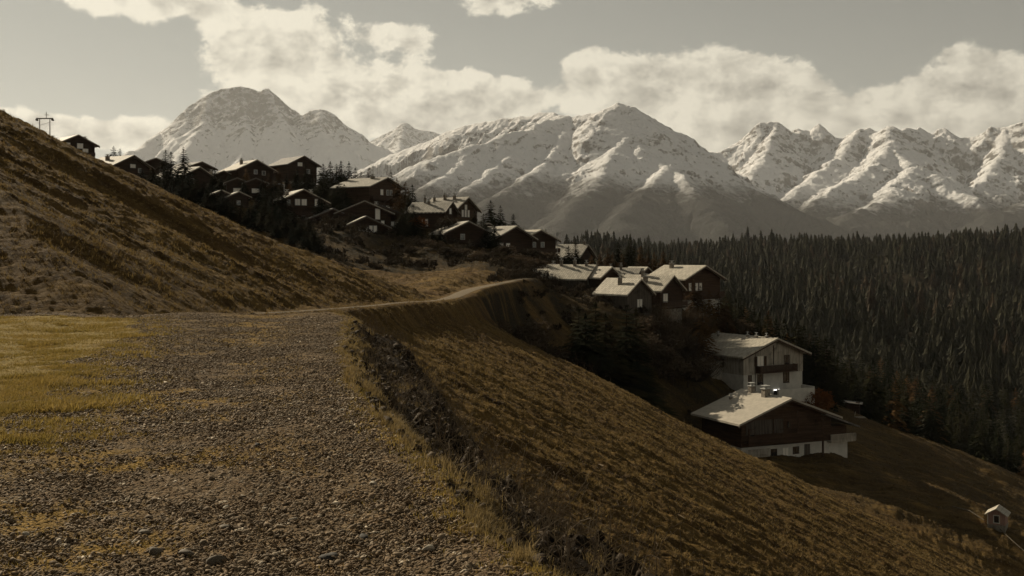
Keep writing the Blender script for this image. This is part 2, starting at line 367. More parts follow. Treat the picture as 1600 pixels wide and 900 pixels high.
def build_ground():
    thf = np.linspace(-R(30.5), R(30.5), 1080)
    thb = np.linspace(R(30.5), R(329.5), 110)[1:-1]
    th = np.concatenate([thf, thb]); nt_ = len(th)
    def seg(a, b, k): return np.exp(np.arange(math.log(a), math.log(b), math.log(k)))
    r = np.concatenate([seg(.5, 3, 1.12), seg(3, 34, 1.0085), seg(34, 118, 1.0042), seg(118, 400, 1.0065), seg(400, 1600, 1.013), seg(1600, 22500, 1.06)])
    nr = len(r)
    rr, tt = np.meshgrid(r, th, indexing='ij')
    x = rr*np.sin(tt); y = rr*np.cos(tt)
    z = HD(x, y)
    ex = np.interp(y, EDGE_Y, EDGE_X)
    plat = (x-ex < 0) & (y < 30.4)
    # the gravel sheet lies on top: sink the base under it
    z = np.where(plat & (x > GRASS_X(y)+.15), z-.05, z)
    V = np.stack([x, y, z], -1).reshape(-1, 3)
    V = np.concatenate([V, [[0, 0, -.05]]])
    i = np.arange(nr-1)[:, None]; j = np.arange(nt_)[None, :]
    a = i*nt_+j; b = i*nt_+(j+1) % nt_
    F = np.stack([a, a+nt_, b+nt_, b], -1).reshape(-1, 4)
    c = len(V)-1; jj = np.arange(nt_)
    # centre fan, written as thin quads
    F2 = np.stack([np.full(nt_//2, c), jj[0::2], jj[1::2], np.roll(jj, -2)[0::2]], -1)
    F = np.concatenate([F[:, ::-1], F2])
    o = mesh_np('ground', V, F, M_GROUND, smooth=True); o['kind'] = 'structure'
    gx = GRASS_X(y)
    moss = ((y < 30.6)*sst(gx-x+fbm(x/.5, y/.5, 4, 54)*1.0, -.4+0*x, .6)*sst(30.2-y, -.2, .6)*(x-ex < 0)).ravel()
    wob = fbm(x/.8, y/.8, 3, 55)
    mid = sst(fbm(x/2.4+4, y/1.1, 3, 57), .12, .4)*(x-ex < 0)*(y < 30)
    edge = ((y < 31)*sst(x-ex, -.2, .1)*sst(x-ex, .4, .15)*sst(wob, -.2, .3)).ravel()
    moss = np.clip(np.maximum(moss, edge), 0, 1)
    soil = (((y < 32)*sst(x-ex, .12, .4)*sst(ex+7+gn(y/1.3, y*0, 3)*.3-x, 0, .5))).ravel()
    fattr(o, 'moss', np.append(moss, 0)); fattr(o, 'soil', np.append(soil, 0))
    px = 800+FPX*x/np.maximum(y, 1)
    d0 = np.interp(px, [430, 500, 560, 620, 700, 800, 850, 900, 950, 1000, 1100, 1200, 1300], [150, 152, 158, 166, 166, 162, 168, 150, 138, 136, 140, 143, 160])
    d1 = np.interp(px, [430, 900, 1000, 1180, 1300], [300, 300, 300, 200, 182])
    wob = fbm(x/9, y/9, 4, 95)
    scrub = sst(y-d0+wob*14, -3, 3)*sst(d1-y+wob*10, -3, 3)*sst(px+wob*30, 420, 450)*sst(1330-px, 0, 60)*(y > 100)*(y < 400)  # scrub tone that also paints in the shade of village slope and hollow
    scrub = scrub*(1-.8*np.exp(-((px-945)/60)**2-((y-138)/12)**2)); scrub = np.clip(scrub*(.62+.38*sst(fbm(x/4, y/4, 3, 96), -.1, .15)), 0, 1)
    gul = np.exp(-((px-790)/75)**2)*sst(y, 99, 106)*sst(172, 150, 160)*(z < np.interp(y, [95, 150], [-2.4, -2.8]))*sst(165-y, 0, 12)  # shade of the gully bank, painted as dark ground colour
    scrub = np.maximum(scrub, np.clip(gul*1.3, 0, 1)*sst(fbm(x/5, y/5, 3, 98), -.35, .1))
    scrub = np.maximum(scrub, .5*sst(px, 1150, 1200)*sst(y, 118, 126)*sst(300, 240, 260)*(y < 300)*sst(fbm(x/6, y/6, 3, 99), -.4, .0))  # meadow shadow painted into the ground colour at part strength
    scrub = np.maximum(scrub, sst(y, 300, 330)*sst(px, 850, 950)*(y < 1700))
    scrub = np.maximum(scrub, sst(px, 1130, 1160)*sst(y-np.interp(px, [1100, 1150, 1200, 1280, 1340, 1400, 1500, 1600, 1800], [212, 216, 204, 212, 224, 230, 238, 247, 248]), -4, 3)*(y < 1700))
    fattr(o, 'scrub', np.append(scrub.ravel(), 0))
    return o
def GRASS_X(y):
    """the wavy line between the grass on the left and the gravel"""
    y = np.asarray(y, dtype=np.float64)
    return np.interp(y, [0, 5, 7.5, 9.7, 11.5, 13.6, 17, 22, 26, 28.5, 29.4], [-5.5, -4.9, -4.75, -4.6, -5.0, -5.6, -6.6, -7.6, -8.9, -9.9, -22])+gn(y/1.7, y*0+1.1, 31)*.35+gn(y/.5, y*0+5.1, 32)*.14
ground = build_ground()

# far footpath ribbon
def m_gravel(name, c1, c2, c3, sc=1.0):
    m, t = material(name, 1.0, 0.04)
    P = t.pos
    v1 = t.n('ShaderNodeTexVoronoi', {'Vector': P, 'Scale': 30.0*sc}, None)
    v2 = t.n('ShaderNodeTexVoronoi', {'Vector': P, 'Scale': 70.0*sc}, None)
    big = t.noise(P, .7, 5, .6)
    rnd = t.n('ShaderNodeSeparateColor', {0: v1.outputs['Color']}, 0)
    base = t.mix(t.ss(rnd, 0, 1), c1, c2)
    dirt = t.noise(P, 5.0, 6, .7)
    base = t.mix(t.ss(dirt, .45, .62), base, c3)
    mo = t.n('ShaderNodeAttribute', attribute_name='moss', out=2)
    base = t.mix(mo, base, (.21, .135, .040))
    setc(t, base)
    h = t.m('ADD', t.m('MULTIPLY', v1.outputs['Distance'], -1.0), t.m('MULTIPLY', v2.outputs['Distance'], -.4))
    bump(t, h, .9, .025)
    return m
M_GRAVEL = m_gravel('road_gravel', (.080, .058, .036), (.175, .130, .082), (.115, .078, .044))
M_PATH = m_gravel('path_gravel', (.15, .125, .09), (.23, .19, .14), (.18, .14, .09), .5)
def build_trail():
    d = np.gradient(TR[:, :2], axis=0); d /= np.linalg.norm(d, axis=1)[:, None]
    nrm = np.stack([d[:, 1], -d[:, 0]], 1)
    rows = []
    for k, s in enumerate((-1, -.5, 0, .5, 1)):
        w = TR[:, 3]*s*(1+.12*gn(np.arange(len(TR))/3.0, np.full(len(TR), s*3.3), 77))
        p = TR[:, :2]+nrm*w[:, None]
        z = HD(p[:, 0], p[:, 1])+.035-(abs(s) == 1)*.03
        rows.append(np.column_stack([p, z]))
    V = np.stack(rows, 1).reshape(-1, 3); n = len(TR)
    F = np.array([(i*5+k, i*5+k+1, (i+1)*5+k+1, (i+1)*5+k) for i in range(n-1) for k in range(4)])
    o = mesh_np('footpath', V, F, M_PATH, smooth=True); o['kind'] = 'structure'
build_trail()

# near gravel road sheet with real relief
def build_road():
    thf = np.linspace(-R(31), R(31), 1300)
    th = thf
    r = np.exp(np.arange(math.log(3.0), math.log(36), .0036))
    rr, tt = np.meshgrid(r, th, indexing='ij'); x = rr*np.sin(tt); y = rr*np.cos(tt)
    ex = np.interp(y, EDGE_Y, EDGE_X)+gn(y/2.2, y*0+3.3, 41)*.16+gn(y/.7, y*0+7.3, 42)*.07
    z = H(x, y)
    fade = sst(x-GRASS_X(y), -.1, .4)*sst(ex-x, -.2, .25)*sst(30.4-y, 0, .5)
    rel = fbm(x/.25, y/.25, 3, 81)*.014+(fbm(x/.07, y/.07, 2, 82, ridged=True)-.45)*.016-.006+fbm(x/.9, y/.9, 2, 83)*.02
    z = z+rel*fade-.05*(1-sst(fade, 0, .4))+.004
    V = np.stack([x, y, z], -1).reshape(-1, 3); nr, nt_ = x.shape
    keep = ((x > GRASS_X(y)-.12) & (x < ex+.22) & (y < 30.6) & (y > 2.5))
    a = (np.arange(nr-1)[:, None]*nt_+np.arange(nt_-1)[None, :])
    ok = (keep[:-1, :-1] & keep[1:, :-1] & keep[:-1, 1:] & keep[1:, 1:])
    a = a[ok]
    F = np.stack([a, a+1, a+nt_+1, a+nt_], -1)
    used = np.unique(F); mp = np.full(len(V), -1); mp[used] = np.arange(len(used))
    o = mesh_np('gravel_road', V[used], mp[F], M_GRAVEL, smooth=True); o['kind'] = 'structure'
    mid = sst(fbm(x/1.9+4, y/1.6, 3, 57), -.16, .16)*sst(fbm(x/.3, y/.3, 3, 58), -.35, .1)
    cx = np.interp(y, [5, 10, 20, 29], [-2.4, -3.1, -5.2, -6.8])
    mid = mid*np.exp(-((x-cx)/1.1)**2)*.95
    edge = sst(ex-x, .32, .0)*sst(fbm(x/.5, y/.5, 3, 59), -.1, .3)
    gx = GRASS_X(y); eg = sst(x-gx, 2.0, .0)*sst(fbm(x/.45, y/.45, 4, 60), -.3, .25)*.8
    mo = np.maximum(np.maximum(mid, edge), eg)
    fattr(o, 'moss', mo.reshape(-1)[used])
build_road()
# ------------------------------------------------------------------ mountains
def m_mountain(name, tree_z, snow_z, forest=(.014, .014, .012), noise_amp=160.0, rock=(.12, .11, .10), rock_amt=.62, top=None, na=.55):
    m, t = material(name, 0.9, 0.1)
    P = t.pos
    geo = t.n('ShaderNodeNewGeometry', None, None)
    nz = t.n('ShaderNodeSeparateXYZ', {0: geo.outputs['Normal']}, None).outputs[2]
    pz = t.n('ShaderNodeSeparateXYZ', {0: P}, None).outputs[2]
    n1 = t.noise(P, .0022, 8, .62); n2 = t.noise(P, .012, 6, .7); n3 = t.noise(P, .05, 4, .7)
    alt = t.m('ADD', pz, t.m('MULTIPLY', t.m('SUBTRACT', n1, .5), noise_amp*5))
    alt2 = t.m('ADD', alt, t.m('MULTIPLY', t.m('SUBTRACT', n2, .5), noise_amp*4))
    snow = t.ss(alt2, tree_z, snow_z)
    steep = t.m('ADD', nz, t.m('ADD', t.m('MULTIPLY', t.m('SUBTRACT', n2, .5), na), t.m('MULTIPLY', t.m('SUBTRACT', n3, .5), .35)))
    if top: steep = t.m('SUBTRACT', steep, t.ss(alt, top[0], top[1], 0.0, top[2]))
    rockf = t.ss(steep, rock_amt+.09, rock_amt-.07)
    rc = t.mix(t.ss(n2, .35, .65), rock, tuple(c*1.7 for c in rock))
    fc = t.mix(t.ss(n2, .4, .62), forest, tuple(c*1.9 for c in forest))
    fc = t.mix(t.ss(n3, .45, .7), fc, (.020, .020, .013))
    sc = t.mix(rockf, (.80, .80, .81), rc)
    setc(t, t.mix(snow, fc, sc))
    h = t.m('ADD', n2, t.m('MULTIPLY', n3, .4))
    bump(t, h, 1.0, 38.0)
    return m
def ridge(pts):
    """(photo column, photo row, distance) -> world points"""
    return np.array([((px-800)/FPX*d, d, CAMZ+(HORIZON-row)/FPX*d) for px, row, d in pts])
def build_massif(name, ridges, pxr, dr, slope, mat, seed, nx, ny, warp=130, gully=.16, floor=-520, label=None, rough=55, conc=.0, soft=26.0, big=120):
    px = np.linspace(pxr[0], pxr[1], nx); d = np.exp(np.linspace(math.log(dr[0]), math.log(dr[1]), ny))
    D, PX = np.meshgrid(d, px, indexing='ij')
    X = (PX-800)/FPX*D; Y = D
    sc = dr[1]/9000.0
    wn1 = fbm(X/(900*sc), Y/(900*sc), 4, seed)*warp*2; wn2 = fbm(X/(900*sc)+7, Y/(900*sc)+3, 4, seed+1)*warp*2
    def field(wx, wy):
        best = np.full(X.shape, -1e9); S = np.zeros(X.shape); Dd = np.full(X.shape, 1e9); Sd = np.zeros(X.shape); Ri = np.zeros(X.shape); acc = np.zeros(X.shape); tau = soft*sc
        hs = []
        for ri, (pts, k, drop) in enumerate(ridges):
            P = ridge(pts); s0 = 0.0; hb = np.full(X.shape, -1e9); rd = (10 if ri == 0 else 28)*sc; dmin = np.full(X.shape, 1e9)
            for a, b in zip(P[:-1], P[1:]):
                ab = b[:2]-a[:2]; L = math.hypot(*ab)
                t = np.clip(((wx-a[0])*ab[0]+(wy-a[1])*ab[1])/(L*L), 0, 1)
                dx = wx-a[0]-t*ab[0]; dy = wy-a[1]-t*ab[1]
                dist = np.hypot(dx, dy)
                hgt = a[2]+t*(b[2]-a[2])-drop-k*(np.sqrt(dist*dist+rd*rd)-rd)
                hb = np.maximum(hb, hgt); dmin = np.minimum(dmin, dist)
                u = hgt > best
                best[u] = hgt[u]; S[u] = (s0+t*L)[u]; Dd[u] = dist[u]; Ri[u] = ri
                Sd[u] = np.sign((wx-a[0])*ab[1]-(wy-a[1])*ab[0])[u]
                s0 += L
            hs.append(hb); dn = dmin if ri == 0 else np.minimum(dn, dmin)
            if ri == 0: d0 = dmin
        st = np.sort(np.stack(hs), 0); conf = 1-np.exp(-(st[-1]-st[-2])/(70*sc))
        for hb in hs: acc += np.exp((hb-best)/tau)
        best = best+tau*np.log(acc)*sst(d0, 250*sc, 1300*sc)
        return best, S, dn, Sd*conf, Ri, conf
    D0 = field(X, Y)[2]
    wf = np.clip(D0/(350*sc), .12, 1)
    best, S, Dd, Sd, Ri, conf = field(X+wn1*wf, Y+wn2*wf)
    Sd = np.sign(Sd)
    g = fbm(S/(170*sc)+Sd*13.7+Ri*5.1, Dd/(1500*sc)+Ri*3.3, 4, seed+3, gain=.6, ridged=True)*.65+fbm(X/(300*sc), Y/(300*sc), 4, seed+21)*.6
    best = best+fbm(S/(120*sc)+Ri*9.1, S*0+.5, 4, seed+50)*rough*.40*np.exp(-Dd/(250*sc))+(g-.15)*gully*np.minimum(Dd, 650*sc)*conf
    Z = best+fbm(X/(420*sc), Y/(420*sc), 6, seed+9, gain=.55, ridged=True)*rough*sst(best, -500, 200)*np.clip(Dd/(200*sc), .5, 1)
    Z = Z+fbm(X/(1100*sc)+3, Y/(1100*sc), 5, seed+61, gain=.5)*big*np.clip(Dd/(700*sc), 0, 1)
    Z = Z+fbm(X/(130*sc), Y/(130*sc), 4, seed+81, gain=.6, ridged=True)*30*sst(Z, 100, 500)*np.clip(Dd/(150*sc), .3, 1)
    # soft foot
    Z = np.where(Z < floor+200, floor+200*np.exp(np.minimum((Z-floor-200)/200, 0)), Z)
    edge = np.minimum(np.minimum(PX-pxr[0], pxr[1]-PX)/(.06*(pxr[1]-pxr[0])), 1)
    V = np.stack([X, Y, Z], -1).reshape(-1, 3)
    a = (np.arange(ny-1)[:, None]*nx+np.arange(nx-1)[None, :]).ravel()
    F = np.stack([a, a+1, a+nx+1, a+nx], -1)
    o = mesh_np(name, V, F, mat, smooth=True); o['kind'] = 'structure'
    return o
Kk = 1000.0
M2 = m_mountain('central_mountain', 420, 640, noise_amp=80, rock_amt=.67, na=.9)
build_massif('snowy_mountain', [
  ([(1520, 470, 7400), (1370, 386, 7900), (1250, 332, 8200), (1150, 287, 8500), (1090, 255, 8700), (1042, 216, 8900), (1003, 186, 9050), (985, 170, 9150), (965, 163, 9200), (930, 180, 9300), (885, 187, 9400), (860, 178, 9900), (820, 184, 10100), (765, 193, 10250), (730, 196, 10300), (700, 208, 10400), (655, 228, 10500), (600, 250, 10600), (520, 300, 10700)], .72, 0),
  ([(885, 184, 9400), (835, 199, 9050), (775, 222, 8700), (700, 244, 8400), (640, 262, 8200), (570, 296, 8000), (480, 340, 7900)], .78, 0),
  ([(835, 199, 9050), (800, 245, 8500), (740, 290, 7900), (690, 335, 7300)], .85, 0),
  ([(775, 222, 8700), (710, 270, 8150), (640, 312, 7600), (560, 370, 7000)], .85, 0),
  ([(885, 184, 9400), (880, 212, 9000), (860, 250, 8450), (810, 288, 7900), (760, 318, 7500), (700, 352, 7000)], .80, 0),
  ([(965, 168, 9200), (985, 208, 8850), (1000, 236, 8500), (1045, 264, 8200), (1065, 280, 7950), (1090, 310, 7500), (1130, 356, 7000)], .68, 0),
  ([(985, 208, 8850), (960, 240, 8400), (930, 290, 7700), (880, 345, 7000)], .66, 0),
  ([(1045, 264, 8200), (1010, 300, 7600), (960, 350, 6900)], .66, 0),
], (380, 1640), (5200, 12500), .65, M2, 11, 800, 500, warp=60, gully=.42, rough=62, big=55)
M3 = m_mountain('eastern_range', 330, 640, noise_amp=110, rock_amt=.68, na=.9)
build_massif('snowy_range', [
  ([(1040, 290, 11800), (1095, 250, 11800), (1108, 243, 11800), (1122, 247, 11800), (1160, 222, 11900), (1188, 199, 12000), (1213, 196, 12000), (1236, 211, 12000), (1247, 204, 12000), (1266, 207, 12000), (1281, 199, 12000), (1290, 212, 12000), (1320, 219, 11900), (1346, 204, 11800), (1358, 203, 11800), (1373, 211, 11700), (1388, 199, 11600), (1406, 211, 11700), (1440, 200, 11900), (1456, 209, 11900), (1474, 203, 11900), (1490, 216, 11800), (1520, 218, 11700), (1546, 207, 11600), (1572, 204, 11500), (1600, 196, 11400), (1700, 185, 11200), (1850, 200, 11000)], .85, 0),
  ([(1388, 200, 11600), (1392, 225, 11200), (1408, 250, 10800), (1430, 268, 10400), (1480, 290, 10000), (1530, 320, 9500), (1560, 350, 9000)], .72, 0),
  ([(1346, 205, 11800), (1320, 240, 11300), (1280, 272, 10800), (1245, 300, 10300), (1200, 340, 9600)], .80, 0),
  ([(1392, 225, 11200), (1365, 262, 10500), (1330, 288, 10000), (1290, 312, 9500), (1240, 345, 9000)], .75, 0),
  ([(1430, 268, 10400), (1400, 290, 9900), (1385, 316, 9300), (1340, 335, 8900), (1300, 365, 8400)], .62, 0),
  ([(1213, 197, 12000), (1200, 240, 11300), (1170, 285, 10500), (1150, 320, 9900)], .82, 0),
  ([(1572, 205, 11500), (1560, 250, 10900), (1530, 290, 10200)], .80, 0),
  ([(1850, 250, 10500), (1680, 300, 9600), (1600, 325, 9100), (1540, 352, 8700), (1480, 380, 8300)], .60, 0),
], (1000, 1860), (7200, 14500), .65, M3, 31, 620, 440, warp=110, gully=.40, rough=110)
M1 = m_mountain('western_peak', 60, 380, noise_amp=120, rock_amt=.50, rock=(.095, .09, .085), top=(1350, 2050, .24), na=1.5)
build_massif('rocky_peak', [
  ([(60, 300, 15000), (150, 262, 15200), (185, 248, 15300), (215, 238, 15300), (240, 222, 15400), (265, 204, 15500), (298, 168, 15600), (326, 150, 15700), (350, 142, 15800), (375, 139, 15800), (405, 144, 15800), (415, 143, 15800), (438, 162, 15700), (452, 176, 15700), (474, 181, 15600), (486, 175, 15600), (500, 172, 15600), (520, 182, 15600), (545, 203, 15600), (580, 226, 15600), (640, 258, 15600)], 1.05, 0),
  ([(326, 150, 15700), (320, 195, 15100), (290, 240, 14300), (250, 275, 13500)], .9, 0),
  ([(375, 139, 15800), (385, 190, 15200), (380, 235, 14500), (360, 280, 13600)], 1.1, 0),
  ([(415, 143, 15800), (440, 190, 15200), (455, 240, 14300), (450, 290, 13400)], .9, 0),
  ([(500, 172, 15600), (505, 215, 15000), (540, 260, 14200), (600, 300, 13400)], .85, 0),
  ([(265, 204, 15500), (215, 238, 14800), (160, 262, 14200), (100, 290, 13600)], .7, 0),
], (-120, 760), (11000, 18500), .8, M1, 51, 520, 340, warp=110, gully=.26, rough=110)
build_massif('distant_snowy_peak', [
  ([(520, 250, 19500), (575, 224, 19500), (600, 212, 19500), (618, 203, 19500), (633, 195, 19500), (648, 203, 19500), (668, 206, 19500), (700, 214, 19500), (740, 235, 19500), (800, 270, 19500)], .8, 0),
  ([(633, 195, 19500), (625, 235, 18600), (600, 270, 17700)], .8, 0),
  ([(668, 206, 19500), (680, 240, 18700), (690, 270, 18000)], .8, 0),
], (420, 900), (16800, 21500), .8, M1, 71, 240, 160, warp=110, gully=.36, rough=80)

# ------------------------------------------------------------------ haze
def build_haze():
    me = bpy.data.meshes.new('haze')
    x0, x1, y0, y1, z0, z1 = -23000, 23000, -23000, 23000, -640, 2560
    v = [(x, y, z) for z in (z0, z1) for y in (y0, y1) for x in (x0, x1)]
    f = [(0, 2, 3, 1), (4, 5, 7, 6), (0, 1, 5, 4), (1, 3, 7, 5), (3, 2, 6, 7), (2, 0, 4, 6)]
    me.from_pydata(v, [], f)
    o = bpy.data.objects.new('haze', me); link(o); o['kind'] = 'stuff'
    m = bpy.data.materials.new('haze_air'); m.use_nodes = True; t = NT(m.node_tree)
    vol = t.n('ShaderNodeVolumePrincipled', {'Color': (.90, .92, .95, 1), 'Density': HAZE_DENSITY, 'Anisotropy': .2})
    t.n('ShaderNodeOutputMaterial', {'Volume': vol}, None)
    me.materials.append(m)
HAZE_DENSITY = 1.8e-5
build_haze()
# ------------------------------------------------------------------ small mesh builder
class MB:
    def __init__(s): s.v = []; s.f = []
    def add(s, v, f):
        k = len(s.v); s.v += [tuple(p) for p in v]; s.f += [tuple(i+k for i in q) for q in f]; return s
    def box(s, x0, x1, y0, y1, z0, z1):
        return s.add([(x, y, z) for z in (z0, z1) for y in (y0, y1) for x in (x0, x1)],
                     [(0, 2, 3, 1), (4, 5, 7, 6), (0, 1, 5, 4), (1, 3, 7, 5), (3, 2, 6, 7), (2, 0, 4, 6)])
    def bar(s, a, b, r, n=6, r2=None):
        a = np.array(a, float); b = np.array(b, float); r2 = r if r2 is None else r2
        w = b-a; w /= np.linalg.norm(w); u = np.cross(w, (0, 0, 1) if abs(w[2]) < .9 else (1, 0, 0)); u /= np.linalg.norm(u); v = np.cross(w, u)
        P = [a+(u*math.cos(t)+v*math.sin(t))*r for t in np.arange(n)*2*PI/n]+[b+(u*math.cos(t)+v*math.sin(t))*r2 for t in np.arange(n)*2*PI/n]
        return s.add(P, [(i, (i+1) % n, n+(i+1) % n, n+i) for i in range(n)]+[tuple(range(n))[::-1], tuple(range(n, 2*n))])
    def prism(s, prof, y0, y1):
        """profile in x,z extruded along y"""
        n = len(prof)
        return s.add([(x, y0, z) for x, z in prof]+[(x, y1, z) for x, z in prof],
                     [tuple(range(n)), tuple(range(n, 2*n))[::-1]]+[(i, n+i, n+(i+1) % n, (i+1) % n) for i in range(n)])
    def build(s, name, mat, parent=None, loc=None):
        me = bpy.data.meshes.new(name); me.from_pydata(s.v, [], s.f)
        for m in (mat if isinstance(mat, list) else [mat]): me.materials.append(m)
        me.update()
        o = bpy.data.objects.new(name, me)
        if loc is not None: o.location = loc
        return link(o, parent)
def empty(name, loc, rz=0.0):
    o = bpy.data.objects.new(name, None); o.location = loc; o.rotation_euler = (0, 0, rz); o.empty_display_size = .3
    return link(o)
def tag(o, label, cat, group=None):
    o['label'] = label; o['category'] = cat
    if group: o['group'] = group
    return o
def Hs(x, y): return float(HD(np.array([x]), np.array([y]))[0])

def m_planks(name, c1, c2, vert=True):
    m, t = material(name, .85, .15)
    v = t.n('ShaderNodeTexCoord', out='Object')
    st = t.mapping(v, (5.0, 5.0, .35) if vert else (.3, .3, 5.0))
    f = t.noise(st, 1.0, 5, .6); f2 = t.noise(v, .8, 4, .6)
    c = t.mix(t.ss(f, .35, .65), c1, c2); c = t.mix(t.ss(f2, .5, .8), c, tuple(a*.5 for a in c1)); setc(t, c)
    bump(t, f, .6, .04)
    return m
def m_roof(name, c1, c2):
    m, t = material(name, .7, .3)
    v = t.n('ShaderNodeTexCoord', out='Object')
    br = t.n('ShaderNodeTexBrick', {'Vector': t.mapping(v, (1, 1, 1)), 'Color1': (*c1, 1), 'Color2': (*c2, 1), 'Mortar': (*[a*.45 for a in c1], 1), 'Scale': 1.0, 'Mortar Size': .03, 'Brick Width': .9, 'Row Height': .42}, None)
    n = t.noise(v, 1.1, 6, .7)
    c = t.mix(t.ss(n, .52, .75), br.outputs[0], tuple(a*.55 for a in c1)); setc(t, c)
    bump(t, t.m('ADD', br.outputs[1], t.noise(v, 5.0, 4, .7)), .5, .03)
    return m
M_TIMBER = m_planks('dark_timber', (.022, .013, .008), (.050, .028, .016), False)
M_TIMBER_RED = m_planks('brown_timber', (.042, .024, .015), (.080, .048, .028), False)
M_WEATHER = m_planks('weathered_planks', (.24, .215, .175), (.42, .38, .31), True)
M_GREYWOOD = m_planks('grey_brown_planks', (.055, .045, .035), (.12, .10, .08), True)
M_PLASTER = simple_mat('plaster', (.46, .44, .39), (.56, .53, .47), 1.2, .9, .15, .01)
M_STONE = simple_mat('base_stone', (.12, .11, .09), (.26, .24, .20), 2.2, .9, .6, .06)
M_ROOF = m_roof('slate_roof', (.34, .31, .25), (.47, .43, .35))
M_ROOF2 = m_roof('grey_roof', (.26, .24, .20), (.38, .35, .29))
M_ROOFD = m_roof('dark_roof', (.12, .11, .10), (.20, .18, .155))
M_SMOOTH = simple_mat('pale_sheet_roof', (.34, .31, .255), (.42, .38, .315), 1.5, .6, .15, .01)
M_FRAME = simple_mat('window_frame', (.50, .48, .43), (.56, .54, .48), 4, .7, 0)
M_DARKFRAME = simple_mat('dark_frame', (.04, .025, .016), (.07, .04, .025), 4, .8, 0)
M_CHIM = simple_mat('chimney_stone', (.14, .12, .10), (.26, .23, .19), 4, .9, .4, .03)
M_METAL = simple_mat('grey_metal', (.30, .30, .29), (.40, .40, .38), 3, .5, .1, .01)
def m_glass(name, c, rough, spec):
    m, t = material(name, rough, spec); setc(t, c); return m
M_PANE = m_glass('window_glass', (.02, .022, .025), .06, .9)
M_PALEPANE = m_glass('pale_window_glass', (.80, .76, .68), .15, .8)  # panes in one pale colour, unlike the dark window glass

def chimney(parent, x, y, z0, z1, w=.55, cowl=True, mat=None):
    c = MB().box(x-w/2, x+w/2, y-w/2, y+w/2, z0, z1).build('chimney', mat or M_CHIM, parent)
    if cowl:
        k = MB().box(x-w*.65, x+w*.65, y-w*.65, y+w*.65, z1+.003, z1+.10)
        k.box(x-w*.2, x+w*.2, y-w*.2, y+w*.2, z1+.10, z1+.42)
        k.box(x-w*.55, x+w*.55, y-w*.55, y+w*.55, z1+.42, z1+.50)
        k.build('chimney_cap', M_METAL, c)
def window(parent, face, a, z, w, h, W_, L_, frame=M_FRAME, pane=M_PANE, shutters=None, eps=.0):
    """face: 'f' front gable, 'l' left side, 'r' right side; a = position along the face (m from its centre)"""
    def T(u, n, zz):   # u along the face, n outwards
        if face == 'f': return (u, -L_/2-n, zz)
        if face == 'l': return (-W_/2-n, -u, zz)
        return (W_/2+n, u, zz)
    def bx(mb, u0, u1, n0, n1, z0, z1):
        P = [T(u, n, zz) for zz in (z0, z1) for n in (n0, n1) for u in (u0, u1)]
        mb.add(P, [(0, 2, 3, 1), (4, 5, 7, 6), (0, 1, 5, 4), (1, 3, 7, 5), (3, 2, 6, 7), (2, 0, 4, 6)])
    f = MB(); t = .09
    e = eps
    bx(f, a-w/2-t, a+w/2+t, e-.02, e+.06, z+h, z+h+t); bx(f, a-w/2-t, a+w/2+t, e-.02, e+.10, z-t, z)
    bx(f, a-w/2-t, a-w/2, e-.02, e+.06, z, z+h); bx(f, a+w/2, a+w/2+t, e-.02, e+.06, z, z+h)
    if w > .8: bx(f, a-.035, a+.035, e+.02, e+.05, z, z+h)
    fr = f.build('window', frame, parent)
    p = MB(); bx(p, a-w/2, a+w/2, e-.01, e+.015, z, z+h); p.build('pane', pane, fr)
    if shutters is not None:
        for s in (-1, 1):
            q = MB(); c = a+s*(w/2+t+w*.27); bx(q, c-w*.24, c+w*.24, e-.01, e+.05, z-.02, z+h+.02); q.build('shutter', shutters, fr)

